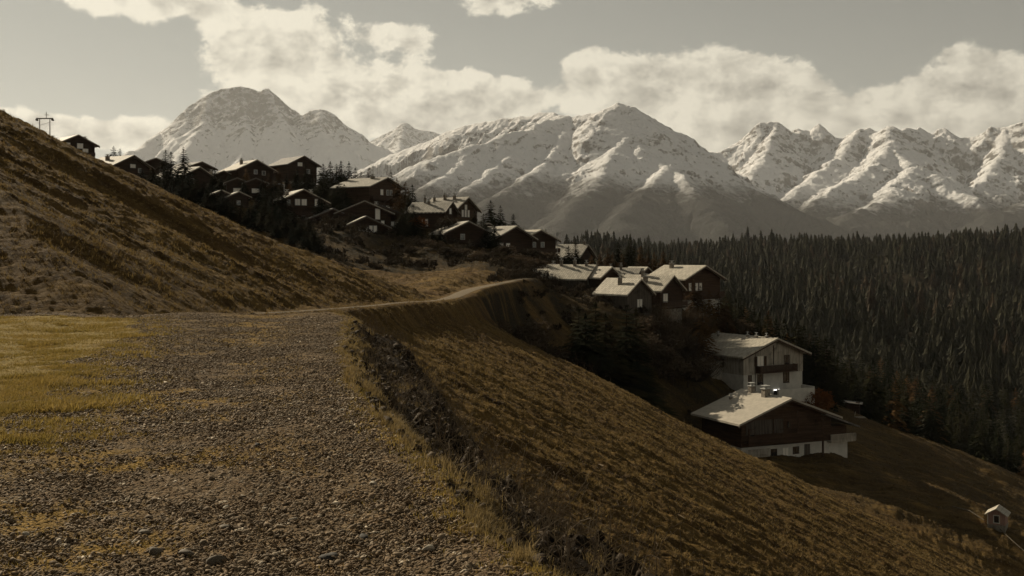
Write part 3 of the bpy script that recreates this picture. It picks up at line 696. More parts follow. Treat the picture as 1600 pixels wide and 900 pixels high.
def house(name, label, px, top, d, W_, L_, pitch, yaw, wall_h, over=.9, base_mat=None, wall_mat=None, roof_mat=None, wins=(), chims=(), balcony=None,
          group=None, base_h=None, roof_t=.22, asym=0.0, cat='chalet', swins=()):
    """px, top = photo column and row of the front end of the ridge line"""
    base_mat = base_mat or M_STONE; wall_mat = wall_mat or M_TIMBER; roof_mat = roof_mat or M_ROOF
    yaw = R(yaw); tp = math.tan(R(pitch))
    apex = ray(px, top, d)
    # house centre: the ridge's front end lies at local (0, -L/2-over)
    cx = apex[0]-(L_/2+over)*math.sin(yaw); cy = apex[1]+(L_/2+over)*math.cos(yaw)
    zr = apex[2]-roof_t
    half = W_/2
    ze = zr-half*tp            # wall top at the eaves
    zb = ze-wall_h             # bottom of timber
    co, si = math.cos(yaw), math.sin(yaw)
    cor = [(cx+co*u-si*v, cy+si*u+co*v) for u in (-half, half) for v in (-L_/2, L_/2)]
    zg = min(Hs(*c) for c in cor)-.6
    zg = min(zg, zb-.5)
    root = empty(name, (cx, cy, zg), yaw)
    def Z(z): return z-zg
    root['label'] = label; root['category'] = cat
    if group: root['group'] = group
    # walls: pentagon prism
    MB().prism([(-half, Z(zb)), (half, Z(zb)), (half, Z(ze)-.02), (0, Z(zr)-.02), (-half, Z(ze)-.02)], -L_/2, L_/2).build('timber_wall' if wall_mat is not M_PLASTER else 'wall', wall_mat, root)
    MB().box(-half+.06, half-.06, -L_/2+.06, L_/2-.06, 0, Z(zb)).build('stone_base', base_mat, root)
    # roof slabs
    ov = over; lx = half+ov*1.0
    c = math.cos(R(pitch)); k = roof_t/c
    rf = MB()
    for s in (-1, 1):
        ex = lx*(1+(asym if s < 0 else -asym*.0))
        rf.prism([(0, Z(zr)), (s*ex, Z(zr)-ex*tp), (s*ex, Z(zr)-ex*tp+k), (0, Z(zr)+k)][::s], -L_/2-ov, L_/2+ov)
    roof = rf.build('roof', roof_mat, root)
    fa = MB(); zr0 = Z(zr); zl = zr0-lx*tp
    fa.prism([(-lx, zl-.26), (0, zr0-.26), (lx, zl-.26), (lx, zl-.004), (0, zr0-.004), (-lx, zl-.004)], -L_/2-ov+.03, -L_/2-ov+.11)
    fa.build('barge_board', M_DARKFRAME, root)
    for (sx, ty, hh, ww) in chims:     # across (-1..1), along (0 front .. 1 back)
        x = sx*half; y = -L_/2+ty*L_
        z0 = Z(zr)-abs(x)*tp-.2
        chimney(roof, x, y, z0, Z(zr)-abs(x)*tp+k+hh, ww)
    for wd in wins:   # (face, a, z below ridge, w, h, style)
        face, a, dz, w, h, style = wd
        z = Z(zr)-dz
        pane = M_PALEPANE if 'c' in style else M_PANE
        frame = M_DARKFRAME if 'd' in style else M_FRAME
        window(root, face, a, z, w, h, W_ if z > Z(zb) else W_-.12, L_ if z > Z(zb) else L_-.12, frame, pane, M_TIMBER_RED if 's' in style else None)
    if balcony:
        a0, a1, dz, dep = balcony; z = Z(zr)-dz
        b = MB(); y0 = -L_/2-dep; y1 = -L_/2-.004
        b.box(a0, a1, y0, y1, z-.15, z); b.box(a0, a1, y0, y0+.07, z+.92, z+1.0); b.box(a0, a1, y0, y0+.04, z+.1, z+.84)
        for q in (a0, a1-.07): b.box(q, q+.07, y0+.08, y1, z+.85, z+.95); b.box(q, q+.05, y0+.08, y1, z+.1, z+.8)
        for q in np.arange(a0+.6, a1, 1.8): b.box(q-.05, q+.05, y0+.2, y1, z-.32, z-.154)
        b.build('balcony', M_DARKFRAME, root)
    return root

GV = 'chalets of the hillside village'
def pair(a, dz, w=.8, h=1.1, gap=1.1, st='c', face='f'): return [(face, a-gap/2, dz, w, h, st), (face, a+gap/2, dz, w, h, st)]
house('chalet', 'dark chalet highest on the left skyline, just above the grass slope', 123, 210, 262, 8.6, 9, 25, 44, 4.2,
      wins=[('f', -2.2, 2.9, .9, 1.0, 'c'), ('f', .7, 3.0, 1.3, 1.1, 'c'), ('f', 2.0, 5.0, 1.2, 1.9, 'c')], chims=[(-.75, .75, 1.0, .8), (.75, .35, 1.0, .8)], balcony=(-4, 4, 4.9, 1.1), roof_mat=M_ROOF2, group=GV)
house('chalet', 'chalet with broad pale roof and white ground floor, half hidden behind the left slope', 210, 242, 246, 10, 10, 25, 58, 4.6,
      wins=[('f', .3, 2.6, 1.3, .7, 'c'), ('f', 2.2, 3.6, .8, .9, ''), ('f', 1.8, 7.5, 1.6, 1.0, 'c'), ('f', 3.6, 7.5, .8, 1.0, '')], chims=[(-.45, .55, .8, .7)], base_mat=M_PLASTER, balcony=(-4.5, 4.6, 5.2, 1.1), group=GV)
house('chalet', 'small chalet roof peeking out behind a spruce pair left of the village', 244, 246, 275, 7, 7, 22, 25, 3.0, roof_mat=M_ROOF2, group=GV)
house('chalet', 'dark chalet with one bright sloping roof side behind the front row of spruces', 313, 260, 240, 9.5, 9, 26, 55, 5.0, wins=pair(1.6, 6.6)+[('f', -1.5, 3.5, .8, .9, '')], group=GV)
house('chalet', 'low grey roofed chalet directly behind the tall lone spruce', 316, 252, 272, 7.5, 9, 20, 50, 3.0, roof_mat=M_ROOFD, group=GV)
house('chalet', 'small chalet with pale roof tucked between two bigger dark chalets on the upper left', 350, 266, 262, 7.5, 7, 24, 25, 3.2, roof_mat=M_ROOF, chims=[(-.6, .5, .9, .6)], group=GV)
house('chalet', 'dark skyline chalet with one chimney, left of the grey roofed skyline chalet', 402, 249, 262, 9.2, 9, 26, 38, 4.0, wins=[('f', 0, 3.2, .8, .9, ''), ('f', 2.1, 3.4, .8, .9, '')], chims=[(-.45, .4, 1.0, .6)], roof_mat=M_ROOF, group=GV)
house('chalet', 'topmost grey roofed chalet on the village skyline, its gable facing right', 476, 243, 276, 8.2, 9, 26, 42, 4.4, roof_mat=M_ROOFD, wins=[('f', -.8, 2.4, 1.2, .8, 'c'), ('f', 1.6, 4.2, .8, 1.0, '')], group=GV)
def double_gable(label, pts, d, W_, L_, pitch, yaw, wall_h, wins2, base_mat=None, group=GV, roofs=None):
    r0 = house('double_gable_chalet', label, pts[0][0], pts[0][1], d, W_, L_, pitch, yaw, wall_h, wins=wins2[0], base_mat=base_mat, group=group, over=.6)
    r1 = house('second_gable', label, pts[1][0], pts[1][1], d-.35, W_, L_, pitch, yaw, wall_h, wins=wins2[1], base_mat=base_mat, over=.6)
    bpy.context.view_layer.update()
    for k in ('label', 'category'): del r1[k]
    # merge the second gable's parts under the first root
    for ch in list(r1.children):
        mw = r0.matrix_world.inverted() @ r1.matrix_world
        ch.parent = r0; ch.matrix_parent_inverse.identity(); ch.matrix_basis = mw @ ch.matrix_basis
    bpy.data.objects.remove(r1)
    return r0
double_gable('chalet with two pale gables side by side and a white plastered ground floor', [(371, 277), (400, 277.5)], 228, 4.3, 8, 22, 16, 3.6,
             [[('f', 0, 2.9, 1.5, .8, 'c')], [('f', 0, 2.9, 1.5, .8, 'c'), ('f', .2, 5.8, .5, .8, 'd')]], base_mat=M_PLASTER)
double_gable('small low chalet with two short roofs half hidden behind the spruces', [(347, 296), (374, 298.5)], 214, 3.8, 6, 24, 25, 2.8, [[], [('f', 0, 2.4, .6, .7, '')]])
house('chalet', 'dark chalet with wide sunlit roof, two chimneys and white windows on two floors', 475, 295, 219, 9.4, 8.4, 26, 26, 5.0,
      wins=pair(-.4, 3.0, .9, 1.1, 1.35)+[('f', -2.9, 3.0, .5, .9, ''), ('f', 2.8, 3.2, .5, 1.4, 'c'), ('f', -1.1, 6.4, .75, 1.3, 'c'), ('f', .1, 6.4, .75, 1.3, 'c'), ('f', 1.7, 6.4, .5, 1.3, ''), ('f', 2.6, 6.4, .6, 1.3, 'c')],
      chims=[(-.55, .3, .7, .6), (.5, .3, .7, .6)], balcony=(-4.4, 4.4, 5.3, 1.0), group=GV)
house('barn', 'low dark timber barn right of the chalet with two chimneys', 521, 325, 212, 7.8, 7, 23, 20, 3.0, roof_mat=M_ROOFD, base_mat=M_TIMBER, cat='barn')
house('chalet', 'big square brown chalet with pale roof and a whitish lower storey', 607, 276.5, 238, 11, 9.5, 20, 58, 4.0,
      wins=pair(1.4, 3.7, .7, 1.1, 1.2, '')+[('f', -1.2, 3.7, .8, 1.1, 'c'), ('l', -1.0, 6.6, .9, .9, 'd'), ('f', -2.6, 6.6, .9, .9, 'd'), ('f', -.2, 6.6, .9, .9, 'd'), ('f', 2.2, 6.6, .9, .9, 'd')], base_mat=M_PLASTER, wall_mat=M_TIMBER_RED,
      chims=[(-.15, .3, .5, .7)], roof_mat=M_ROOF2, balcony=(-5.2, 5.2, 5.0, .9), group=GV)
house('chalet', 'dark chalet with thin bright roof edge below the big square chalet', 570, 313, 213, 10.5, 9, 23, 14, 4.6, over=.7, roof_mat=M_ROOF2,
      wins=[('f', 2.6, 3.4, .8, 2.0, 'c'), ('f', 3.6, 4.9, .5, 1.1, 'c'), ('f', -2.3, 6.4, .6, 1.0, '')], chims=[(.5, .25, .5, .6)], group=GV)
house('chalet', 'long dark house with lit windows right of the chalet with thin bright roof edge', 592, 319, 216, 9.5, 8, 21, 6, 4.4, over=.6, roof_mat=M_ROOFD,
      wins=[('f', 1.6, 4.3, .6, 1.2, 'c'), ('f', 2.7, 4.4, .5, 1.1, 'c'), ('f', 3.6, 4.5, .5, 1.1, ''), ('f', 1.2, 6.4, .7, 1.2, 'c'), ('f', 3.8, 6.2, .9, .8, 'c')], group=GV)
house('chalet', 'chalet with a row of small lit windows above a long balcony', 573, 337, 204, 8.2, 7, 25, 16, 3.4, over=.7, roof_mat=M_ROOF,
      wins=[('f', x, 2.7, .35, .8, 'c') for x in (-1.9, -1.2, -.6, .1)]+[('f', .9, 2.8, .5, 1.1, 'c'), ('f', 1.7, 2.8, .5, 1.1, 'c')], balcony=(-4, 4.3, 4.7, 1.2), group=GV)
house('chalet', 'chalet with long sunlit roof and three little white side windows', 708, 315, 219, 6.2, 8.2, 32, 68, 3.9, over=.5, roof_mat=M_ROOF2,
      wins=[('f', -.3, 2.2, .8, 1.0, 'c'), ('f', -.2, 4.4, .8, .9, 'c'), ('l', -2.0, 4.7, .45, 1.3, 'c'), ('l', -.9, 4.7, .45, 1.3, 'c'), ('l', .2, 4.7, .45, 1.3, 'c')],
      chims=[(-.25, .55, .5, .4), (-.05, .7, .9, .4)], group=GV)
house('chalet', 'reddish brown steep gabled chalet behind the chalet with three side windows', 733, 307.5, 226, 7.4, 8.5, 33, 55, 4.6, over=.7, roof_mat=M_ROOF2, wall_mat=M_TIMBER_RED,
      wins=[('f', -.2, 2.4, .6, .9, 'c'), ('f', -1.3, 3.9, .5, 1.3, 'c'), ('f', -.3, 3.9, .5, 1.3, 'c'), ('f', .7, 3.9, .5, 1.3, 'c'), ('f', 0, 6.5, 1.0, 1.6, 'c')],
      chims=[(-.2, .3, .7, .5), (-.2, .6, .9, .5), (-.3, .9, .7, .4)], group=GV)
house('chalet', 'shadowy chalet with bright left roof corner, below the reddish brown steep gabled one', 733, 345, 203, 8.4, 7.5, 25, 22, 3.8, over=.8, base_mat=M_PLASTER, roof_mat=M_ROOF2, wins=[('f', -1, 3.2, .7, .9, '')], group=GV)
house('chalet', 'tiny chalet roof visible directly under the pair of round topped spruces', 764, 348, 218, 4.6, 5, 20, 40, 2.4, roof_mat=M_ROOF2, over=.5, group=GV)
house('chalet', 'broad dark chalet with two pairs of lit windows, right row of the village', 808, 352.5, 207, 9.2, 9, 25, 40, 4.2, over=.8, roof_mat=M_ROOF2,
      wins=[('l', -2.0, 4.5, .7, 1.1, 'c'), ('l', -.8, 4.5, .7, 1.1, 'c'), ('f', -3.2, 4.3, .7, 1.2, 'c'), ('f', -1.6, 4.3, .8, 1.1, 'c')], balcony=(-4, 4.4, 5.4, .9), group=GV)
house('chalet', 'chalet at the right end of the village row, a mast at its eave', 846, 358.5, 212, 7.8, 7.5, 24, 32, 3.6, over=.8, roof_mat=M_ROOF, wins=[('f', -1.2, 3.2, .7, .9, ''), ('f', .8, 3.2, .7, .9, '')],
      chims=[(-.4, .5, .6, .6), (.6, .2, .7, .5)], balcony=(-3.6, 4.2, 4.4, 1.2), group=GV)
house('chalet', 'pale roofed chalet alone between the village row and the lower hamlet', 920, 381.5, 232, 8, 7.5, 32, 62, 3.4, over=.6, roof_mat=M_ROOF2, chims=[(0, .05, .6, .5), (-.05, .95, .6, .4)], group=GV)
GL = 'houses of the lower hamlet'
h16 = house('farmhouse', 'long farmhouse with a wide pale slate roof and three chimneys', 932, 413.5, 189, 7.4, 9.6, 30, 62, 3.2, over=.6, roof_mat=M_ROOF, wall_mat=M_GREYWOOD,
      wins=[('f', -2.0, 4.2, .5, 1.9, 'c'), ('f', 1.9, 3.9, .5, 1.6, 'c'), ('f', .2, 5.2, .7, .8, ''), ('l', -3.2, 4.2, .4, 1.2, '')], chims=[(-.1, .35, .9, .45), (-.1, .62, .9, .45), (-.1, .12, .5, .4)], group=GL, cat='farmhouse')
# the low swept lean-to roof on its left
def lean_to(root, L_, W_, x0, x1, z0, z1, yfrom, yto, mat):
    b = MB(); b.add([(x0, yfrom, z0), (x1, yfrom, z1), (x1, yto, z1), (x0, yto, z0), (x0, yfrom, z0-.2), (x1, yfrom, z1-.2), (x1, yto, z1-.2), (x0, yto, z0-.2)],
                    [(0, 1, 2, 3), (4, 7, 6, 5), (0, 4, 5, 1), (1, 5, 6, 2), (2, 6, 7, 3), (3, 7, 4, 0)])
    return b.build('lean_to_roof', mat, root)
house('barn', 'slatted roofed lean to barn joined to the left end of the long farmhouse', 884, 417, 193, 6.6, 4.6, 26, 62, 2.4, over=.9, roof_mat=M_ROOF, wall_mat=M_TIMBER, chims=[(-.1, .3, .7, .5)], group=GL, cat='barn')
house('chalet', 'narrow gabled house squeezed against the right end of the long farmhouse', 957, 416.5, 186, 4.6, 6, 34, 40, 3.6, over=.5, roof_mat=M_ROOF, wins=[('f', -.6, 3.6, .4, 1.3, 'c'), ('f', .4, 3.6, .4, 1.3, 'c')], group=GL)
house('chalet', 'greyer roofed house at the back of the hamlet, left of its small gabled neighbour', 1003, 418.5, 208, 6.5, 7, 30, 64, 3.0, over=.5, roof_mat=M_ROOF2, chims=[(-.2, .5, .8, .4), (-.2, .8, .6, .4)], group=GL)
house('chalet', 'small bright gabled roof at the back of the hamlet', 1013, 417, 212, 4.2, 4.5, 34, 40, 3.0, over=.4, roof_mat=M_ROOF, group=GL)
house('chalet', 'frontmost house of the lower hamlet, small, stone based and gabled', 1003, 435.5, 171, 5.6, 6.8, 37, 40, 3.2, over=.5, roof_mat=M_ROOF, wall_mat=M_GREYWOOD, wins=[('f', -.3, 4.2, .35, 1.1, 'c'), ('f', .3, 4.2, .35, 1.1, 'c')], chims=[(-.45, .45, 1.0, .5)], group=GL)
house('chalet', 'hamlet house with large pale roof and one big white window', 1054, 430, 181, 7.0, 8.6, 32, 50, 3.2, over=.6, roof_mat=M_ROOF, base_mat=M_STONE,
      wins=[('f', -1.9, 4.3, 1.2, 1.4, 'c')], chims=[(-.12, .62, .9, .5), (-.55, .45, .9, .6)], balcony=(-3.0, 3.4, 5.0, 1.1), group=GL)
house('chalet', 'tall brown house with whitish ground floor at the right end of the hamlet', 1104, 414.5, 193, 9.2, 8.6, 24, 38, 3.8, over=.9, roof_mat=M_ROOF, wall_mat=M_TIMBER_RED, base_mat=M_PLASTER,
      wins=[('f', -3.3, 4.2, .45, 1.2, 'c'), ('f', -1.6, 4.2, .5, 1.2, 'c'), ('f', -.6, 4.2, .5, 1.2, 'c')], chims=[(-.25, .75, .8, .6)], balcony=(-2.0, 4.8, 5.4, 1.0), group=GL)

# ---- the white building
d = 174
wb = house('apartment_house', 'tall whitish three storey house with vertical planks and dark balcony', 1216, 528, d, 13.0, 13.0, 20, 31, 3.1, over=1.0, roof_mat=M_ROOF, wall_mat=M_WEATHER, base_mat=M_PLASTER, cat='house', roof_t=.26,
      wins=[('f', -2.9, 4.15, 1.2, 1.5, 'cs'), ('f', 2.9, 4.15, 1.0, 1.4, 'd'), ('f', -2.9, 7.1, 1.1, 1.7, 'd'), ('f', 2.8, 7.1, 1.2, 1.6, 'd'), ('f', -5.1, 6.9, .6, 1.3, 'd'), ('f', 2.9, 10.0, 1.2, 1.5, 'd'), ('f', .6, 10.3, .9, 2.0, 'd'), ('l', 1.5, 4.4, .8, 1.1, 'd'), ('l', .5, 7.0, .6, 1.2, 'd')],
      chims=[(-.1, .25, .35, .35), (-.08, .42, .3, .35), (-.05, .10, .25, .3), (-.2, .9, .35, .3)])
def Bx(root, name, mat, x0, x1, y0, y1, z0, z1): return MB().box(x0, x1, y0, y1, z0, z1).build(name, mat, root)
zt = ray(1216, 529, d)[2]-.26-wb.location.z       # ridge height in local coordinates
LB = 13.0; WB = 13.0
b = MB(); y0 = -LB/2-1.1; z = zt-5.0
b.box(-3.9, 4.3, y0, -LB/2-.004, z-.16, z)
b.box(-3.9, 4.3, y0, y0+.06, z+.95, z+1.05)
for q in np.arange(-3.85, 4.3, .16): b.box(q, q+.10, y0+.01, y0+.05, z+.02, z+.94)
for q in (-3.9, 4.22): b.box(q, q+.08, y0+.07, -LB/2-.004, z+.02, z+1.0)
b.build('balcony', M_DARKFRAME, wb)
Bx(wb, 'corner_pilaster', M_GREYWOOD, -4.05, -3.93, -LB/2-.05, -LB/2-.003, zt-9, zt-1.6)
Bx(wb, 'downpipe', M_DARKFRAME, -.12, 0.0, -LB/2-.10, -LB/2-.006, zt-4.0, zt-.9)
# the side wing under the left eave, with its own shed roof
wg = MB().box(-WB/2-2.2, -WB/2-.003, -1.6, 4.6, zt-11.2, zt-3.9).build('side_wing', M_WEATHER, wb)
MB().prism([(-WB/2-2.9, zt-4.05), (-WB/2-.01, zt-3.55), (-WB/2-.01, zt-3.40), (-WB/2-2.9, zt-3.90)], -2.2, 5.0).build('wing_roof', M_ROOF, wg)
window(wg, 'l', 1.4-1.5, zt-5.9, .6, 1.1, WB+4.4, 0, M_DARKFRAME, M_PANE)
window(wg, 'l', -2.6, zt-8.6, .6, 1.1, WB+4.4, 0, M_DARKFRAME, M_PANE)
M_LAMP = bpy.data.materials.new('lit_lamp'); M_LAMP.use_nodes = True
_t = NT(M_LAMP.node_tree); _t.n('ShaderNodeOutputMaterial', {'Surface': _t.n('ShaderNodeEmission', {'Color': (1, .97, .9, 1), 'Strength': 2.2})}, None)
for q in (.0, .35, 1.0): MB().box(q, q+.2, -LB/2-.14, -LB/2-.0, zt-8.15, zt-8.02).build('porch_lamp', M_LAMP, wb)
# terrace wall in front of it, right
tw = ray(1243, 626, 171)
tz = Hs(tw[0], tw[1])
t_ = MB().box(-3.4, 3.3, -.2, .2, -1.5, 1.9).box(3.3, 3.6, -.2, 2.8, -1.5, 2.1).build('terrace_wall', M_PLASTER, None, (tw[0], tw[1], ray(1243, 626, 171)[2]))
t_.rotation_euler = (0, 0, R(24)); tag(t_, 'short whitish terrace wall at the foot of the tall whitish house', 'wall')

# ---- the lower chalet
d = 143
lc = house('chalet', 'large brown chalet with smooth pale roof and white ground floor, nearest house', 1238, 622, d, 14.6, 9.0, 19.5, 24, 3.4, over=1.1, roof_mat=M_SMOOTH, wall_mat=M_TIMBER_RED, base_mat=M_PLASTER, roof_t=.24,
      wins=[('f', -2.1, 7.35, .85, .8, 'd'), ('f', -.2, 7.45, .9, .95, 'c'), ('f', 1.5, 7.3, .85, .8, 'd'), ('f', -.9, 3.9, .5, .9, 'd'), ('f', .3, 3.9, .5, .9, 'd'), ('f', -5.6, 4.6, .7, .9, 'd')],
      chims=[(-.10, .40, .95, .85), (-.05, .80, .8, .7), (-.42, .92, .25, .35)])
zt = ray(1238, 622, d)[2]-.24-lc.location.z; LB = 9.0; WB = 14.6
Bx(lc, 'weathered_gable_cladding', M_GREYWOOD, -6.6, -.6, -LB/2-.05, -LB/2-.002, zt-4.4, zt-2.55)
b = MB(); z = zt-5.35; y0 = -LB/2-1.2
b.box(-7.0, 5.0, y0, -LB/2-.004, z-.15, z); b.box(-7.0, 5.0, y0, y0+.07, z+.9, z+1.0)
for q in np.arange(-6.95, 5.0, .2): b.box(q, q+.15, y0+.01, y0+.05, z, z+.9)
for q in (-6.9, -3.0, 1.0, 4.9): b.box(q-.06, q+.06, y0+.08, y0+.2, z-.15, zt-1.1-abs(q)*.33)
b.build('balcony', M_TIMBER_RED, lc)
b = MB(); z = zt-7.0
b.box(-7.1, -3.6, y0, -LB/2+.05, z-.15, z); b.box(-7.1, -3.6, y0, y0+.06, z+.85, z+.93)
for q in np.arange(-7.05, -3.65, .17): b.box(q, q+.11, y0+.01, y0+.04, z, z+.85)
b.build('balcony_fence', M_WEATHER, lc)
Bx(lc, 'porch_post', M_DARKFRAME, 4.98, 5.2, -LB/2-1.15, -LB/2-.95, zt-8.6, zt-2.9)
Bx(lc, 'cellar_door', M_GREYWOOD, 2.9, 3.8, -LB/2-.02, -LB/2+.08, zt-7.8, zt-6.2)
rw = MB().box(-1.0, 2.4, -2.6, 3.0, zt-9.5, zt-6.3).build('side_bay', M_PLASTER, lc); rw.location = (WB/2+.7, -1.6, 0)
b = MB(); b.box(-1.3, 3.0, -3.6, -2.62, zt-6.2, zt-6.05); b.box(-1.3, 3.0, -3.6, -3.5, zt-5.2, zt-5.1)
for q in np.arange(-1.25, 3.0, .2): b.box(q, q+.13, -3.58, -3.53, zt-6.05, zt-5.2)
bb = b.build('side_balcony', M_WEATHER, lc); bb.location = (WB/2+.7, -1.6, 0)
rf = MB().prism([(-2.4, zt-2.35), (3.4, zt-4.35), (3.4, zt-4.15), (-2.4, zt-2.15)], -4.0, 3.6).build('side_roof', M_ROOFD, lc); rf.location = (WB/2+.7, -1.6, 0)
MB().box(-.9, 2.3, -2.5, 2.9, zt-6.3, zt-4.2).build('side_bay_timber', M_TIMBER_RED, lc).location = (WB/2+.7, -1.6, 0)

# ---- small hut on the right meadow with its rail track
hx = ray(1559, 838, 128)
hut = empty('hut', (hx[0], hx[1], max(ray(1559, 838, 128)[2]-.25, Hs(hx[0]-.4, hx[1]-.4)-.02)), R(-32)); tag(hut, 'tiny pinkish wooden hut with a light gabled roof on the lower right meadow', 'hut')
M_PINK = m_planks('pink_boards', (.26, .16, .13), (.36, .24, .19))
MB().prism([(-.95, .5), (.95, .5), (.95, 1.75), (0, 2.35), (-.95, 1.75)], -1.0, 1.0).build('wall', M_PINK, hut)
MB().box(-.98, .98, -1.03, 1.03, -.35, .5).build('stone_base', M_STONE, hut)
r_ = MB()
for s in (-1, 1): r_.prism([(0, 2.36), (s*1.25, 1.58), (s*1.25, 1.68), (0, 2.46)][::s], -1.35, 1.25)
r_.build('roof', M_ROOF, hut)
window(hut, 'f', .0, .75, .55, .8, 1.9, 2.0)
MB().box(-1.0, -.9, -1.04, -.6, .5, 1.75).build('corner_board', M_FRAME, hut)
# ------------------------------------------------------------------ trees
def m_leaf(name, c1, c2, rough=.8, transl=0.0):
    m, t = material(name, 1.0, .02)
    oi = t.n('ShaderNodeObjectInfo', None, None)
    n = t.noise(t.n('ShaderNodeTexCoord', out='Object'), 1.3, 3, .6)
    f = t.m('ADD', t.m('MULTIPLY', n, .9), t.m('MULTIPLY', t.m('SUBTRACT', oi.outputs['Random'], .5), .5))
    c = t.mix(t.ss(f, .2, .75), c1, c2); setc(t, c)
    if transl:
        tr = t.n('ShaderNodeBsdfTranslucent', {'Color': c})
        ms = t.n('ShaderNodeMixShader', {0: transl, 1: t.b.outputs[0], 2: tr})
        out = [n for n in m.node_tree.nodes if n.type == 'OUTPUT_MATERIAL'][0]
        t.nt.links.new(ms, out.inputs[0])
    return m
M_SPRUCE = m_leaf('spruce_needles', (.011, .013, .006), (.033, .030, .013), transl=.12)
M_LARCH = m_leaf('larch_twigs', (.060, .036, .018), (.125, .072, .030), transl=.3)
M_TWIG = m_leaf('bare_twigs', (.042, .033, .023), (.090, .066, .044), transl=.2)
M_RUST = m_leaf('rusty_leaves', (.13, .050, .016), (.22, .090, .030), transl=.3)
M_BARK = simple_mat('bark', (.035, .026, .018), (.075, .055, .038), 5, .95, .4, .02)

def conifer_np(seed, h=1.0, whorls=24, per=8, sparse=0.0, width=.20, clumps=5, taper=.85):
    """unit-height crown as triangles; returns V,F"""
    rs = np.random.RandomState(seed); T = []
    for w in range(whorls):
        f = w/(whorls-1); z = .08+.90*f
        rad = width*((1-f)**taper)*(1+.25*rs.randn()*(.3+f*.3))+.008
        rad *= .55+.45*min(1, (f+.04)/.16)
        nb = max(4, int(per*(1-.45*f)))
        ph = rs.rand()*6.28
        for b in range(nb):
            if rs.rand() < sparse: continue
            a = ph+b*2*PI/nb+rs.randn()*.22; L = rad*rs.uniform(.68, 1.22)
            droop = rs.uniform(.18, .50) if f < .8 else rs.uniform(-.5, .1)
            ca, sa = math.cos(a), math.sin(a)
            for c in range(clumps):
                t = (c+.35+rs.rand()*.7)/clumps
                p = np.array([ca*L*t, sa*L*t, z-L*t*t*droop*1.6+rs.randn()*.003])
                s = (L*.38+.013)*rs.uniform(.6, 1.15)*(1.15-.55*t)
                lat = rs.uniform(-1, 1)*.55*s
                c0 = p+np.array([-sa, ca, 0])*lat
                o = np.array([ca, sa, -droop*1.4*t])*s*1.15
                sd = np.array([-sa, ca, 0])*s*rs.uniform(.35, .75)
                dn = np.array([0, 0, -s*rs.uniform(.15, .75)])
                T.append((c0-o*.5, c0+sd*.9+dn*.6, c0+o*.9+dn*.3)); T.append((c0-o*.5, c0+o*.9+dn*.3, c0-sd*.9+dn*.7))
    for k in range(5):     # leader
        a = rs.rand()*6.28; T.append(((0, 0, 1.02), (math.cos(a)*.014, math.sin(a)*.014, .93), (-math.cos(a)*.010, math.sin(a)*.012, .94)))
    V = np.array(T).reshape(-1, 3)*h; F = np.arange(len(V)).reshape(-1, 3)
    return V, F
def conifer_low(seed, layers=8, spikes=8, width=.22):
    rs = np.random.RandomState(seed); T = []
    for l in range(layers):
        f = l/layers; z = .10+.88*f; r = width*(1-f)**.85*(1+.12*rs.randn())+.01; zt = z+.26*(1-f*.5)
        for s in range(spikes):
            a = (s+rs.rand()*.6)*2*PI/spikes; r2 = r*rs.uniform(.8, 1.2); da = 2.0/spikes*PI*.8
            tip = (math.cos(a)*r2, math.sin(a)*r2, z-r2*rs.uniform(.3, .7))
            T.append(((0, 0, min(1.0, zt)), (math.cos(a-da)*r*.45, math.sin(a-da)*r*.45, z+.03), tip))
            T.append(((0, 0, min(1.0, zt)), tip, (math.cos(a+da)*r*.45, math.sin(a+da)*r*.45, z+.03)))
    V = np.array(T).reshape(-1, 3); return V, np.arange(len(V)).reshape(-1, 3)
def bush_np(seed, n=900, fill=.55, leaf=.045, up=.6):
    """unit bush/round tree of many small faces on twigs that fan out from the base"""
    rs = np.random.RandomState(seed); T = []
    lobes = [(rs.uniform(-.28, .28), rs.uniform(-.28, .28), rs.uniform(.45, .78), rs.uniform(.16, .30)) for _ in range(9)]
    for i in range(n):
        lx, ly, lz, lr = lobes[rs.randint(9)]
        v = rs.randn(3); v /= np.linalg.norm(v); q = np.array([lx, ly, lz])+v*lr*rs.rand()**fill
        q[2] = max(q[2], .05)
        d = q-np.array([0, 0, .0]); d = d/np.linalg.norm(d)*up+rs.randn(3)*.5; d /= np.linalg.norm(d)
        s = leaf*rs.uniform(.5, 1.4); sd = np.cross(d, rs.randn(3)); sd /= np.linalg.norm(sd)
        T.append((q-d*s, q+sd*s*.38, q+d*s)); T.append((q-d*s, q+d*s, q-sd*s*.38))
    V = np.array(T).reshape(-1, 3); return V, np.arange(len(V)).reshape(-1, 3)
def twigs_np(seed, n=260):
    """thin upright stems of a leafless bush"""
    rs = np.random.RandomState(seed); T = []
    for i in range(n):
        b = np.array([rs.uniform(-.10, .10), rs.uniform(-.10, .10), 0]); a = rs.rand()*6.28; r = rs.uniform(.05, .46)
        e = np.array([math.cos(a)*r, math.sin(a)*r, rs.uniform(.55, 1.0)*(1-.35*(r/.46)**2)])
        m = (b+e)/2+np.array([math.cos(a)*r*.2, math.sin(a)*r*.2, -.03]); sd = np.array([-math.sin(a), math.cos(a), 0])*.007
        T += [(b-sd, b+sd, m+sd), (b-sd, m+sd, m-sd), (m-sd, m+sd, e)]
        for k in range(5):
            t = rs.uniform(.35, 1.0); p = m+(e-m)*t*1.0; dd = rs.randn(3)*.07; dd[2] = abs(dd[2])+.02
            T.append((p-sd*.6, p+sd*.6, p+dd)); 
    V = np.array(T).reshape(-1, 3); return V, np.arange(len(V)).reshape(-1, 3)
def np_mesh(name, V, F, mat):
    o = mesh_np(name, V, F, mat); me = o.data; bpy.data.objects.remove(o); return me
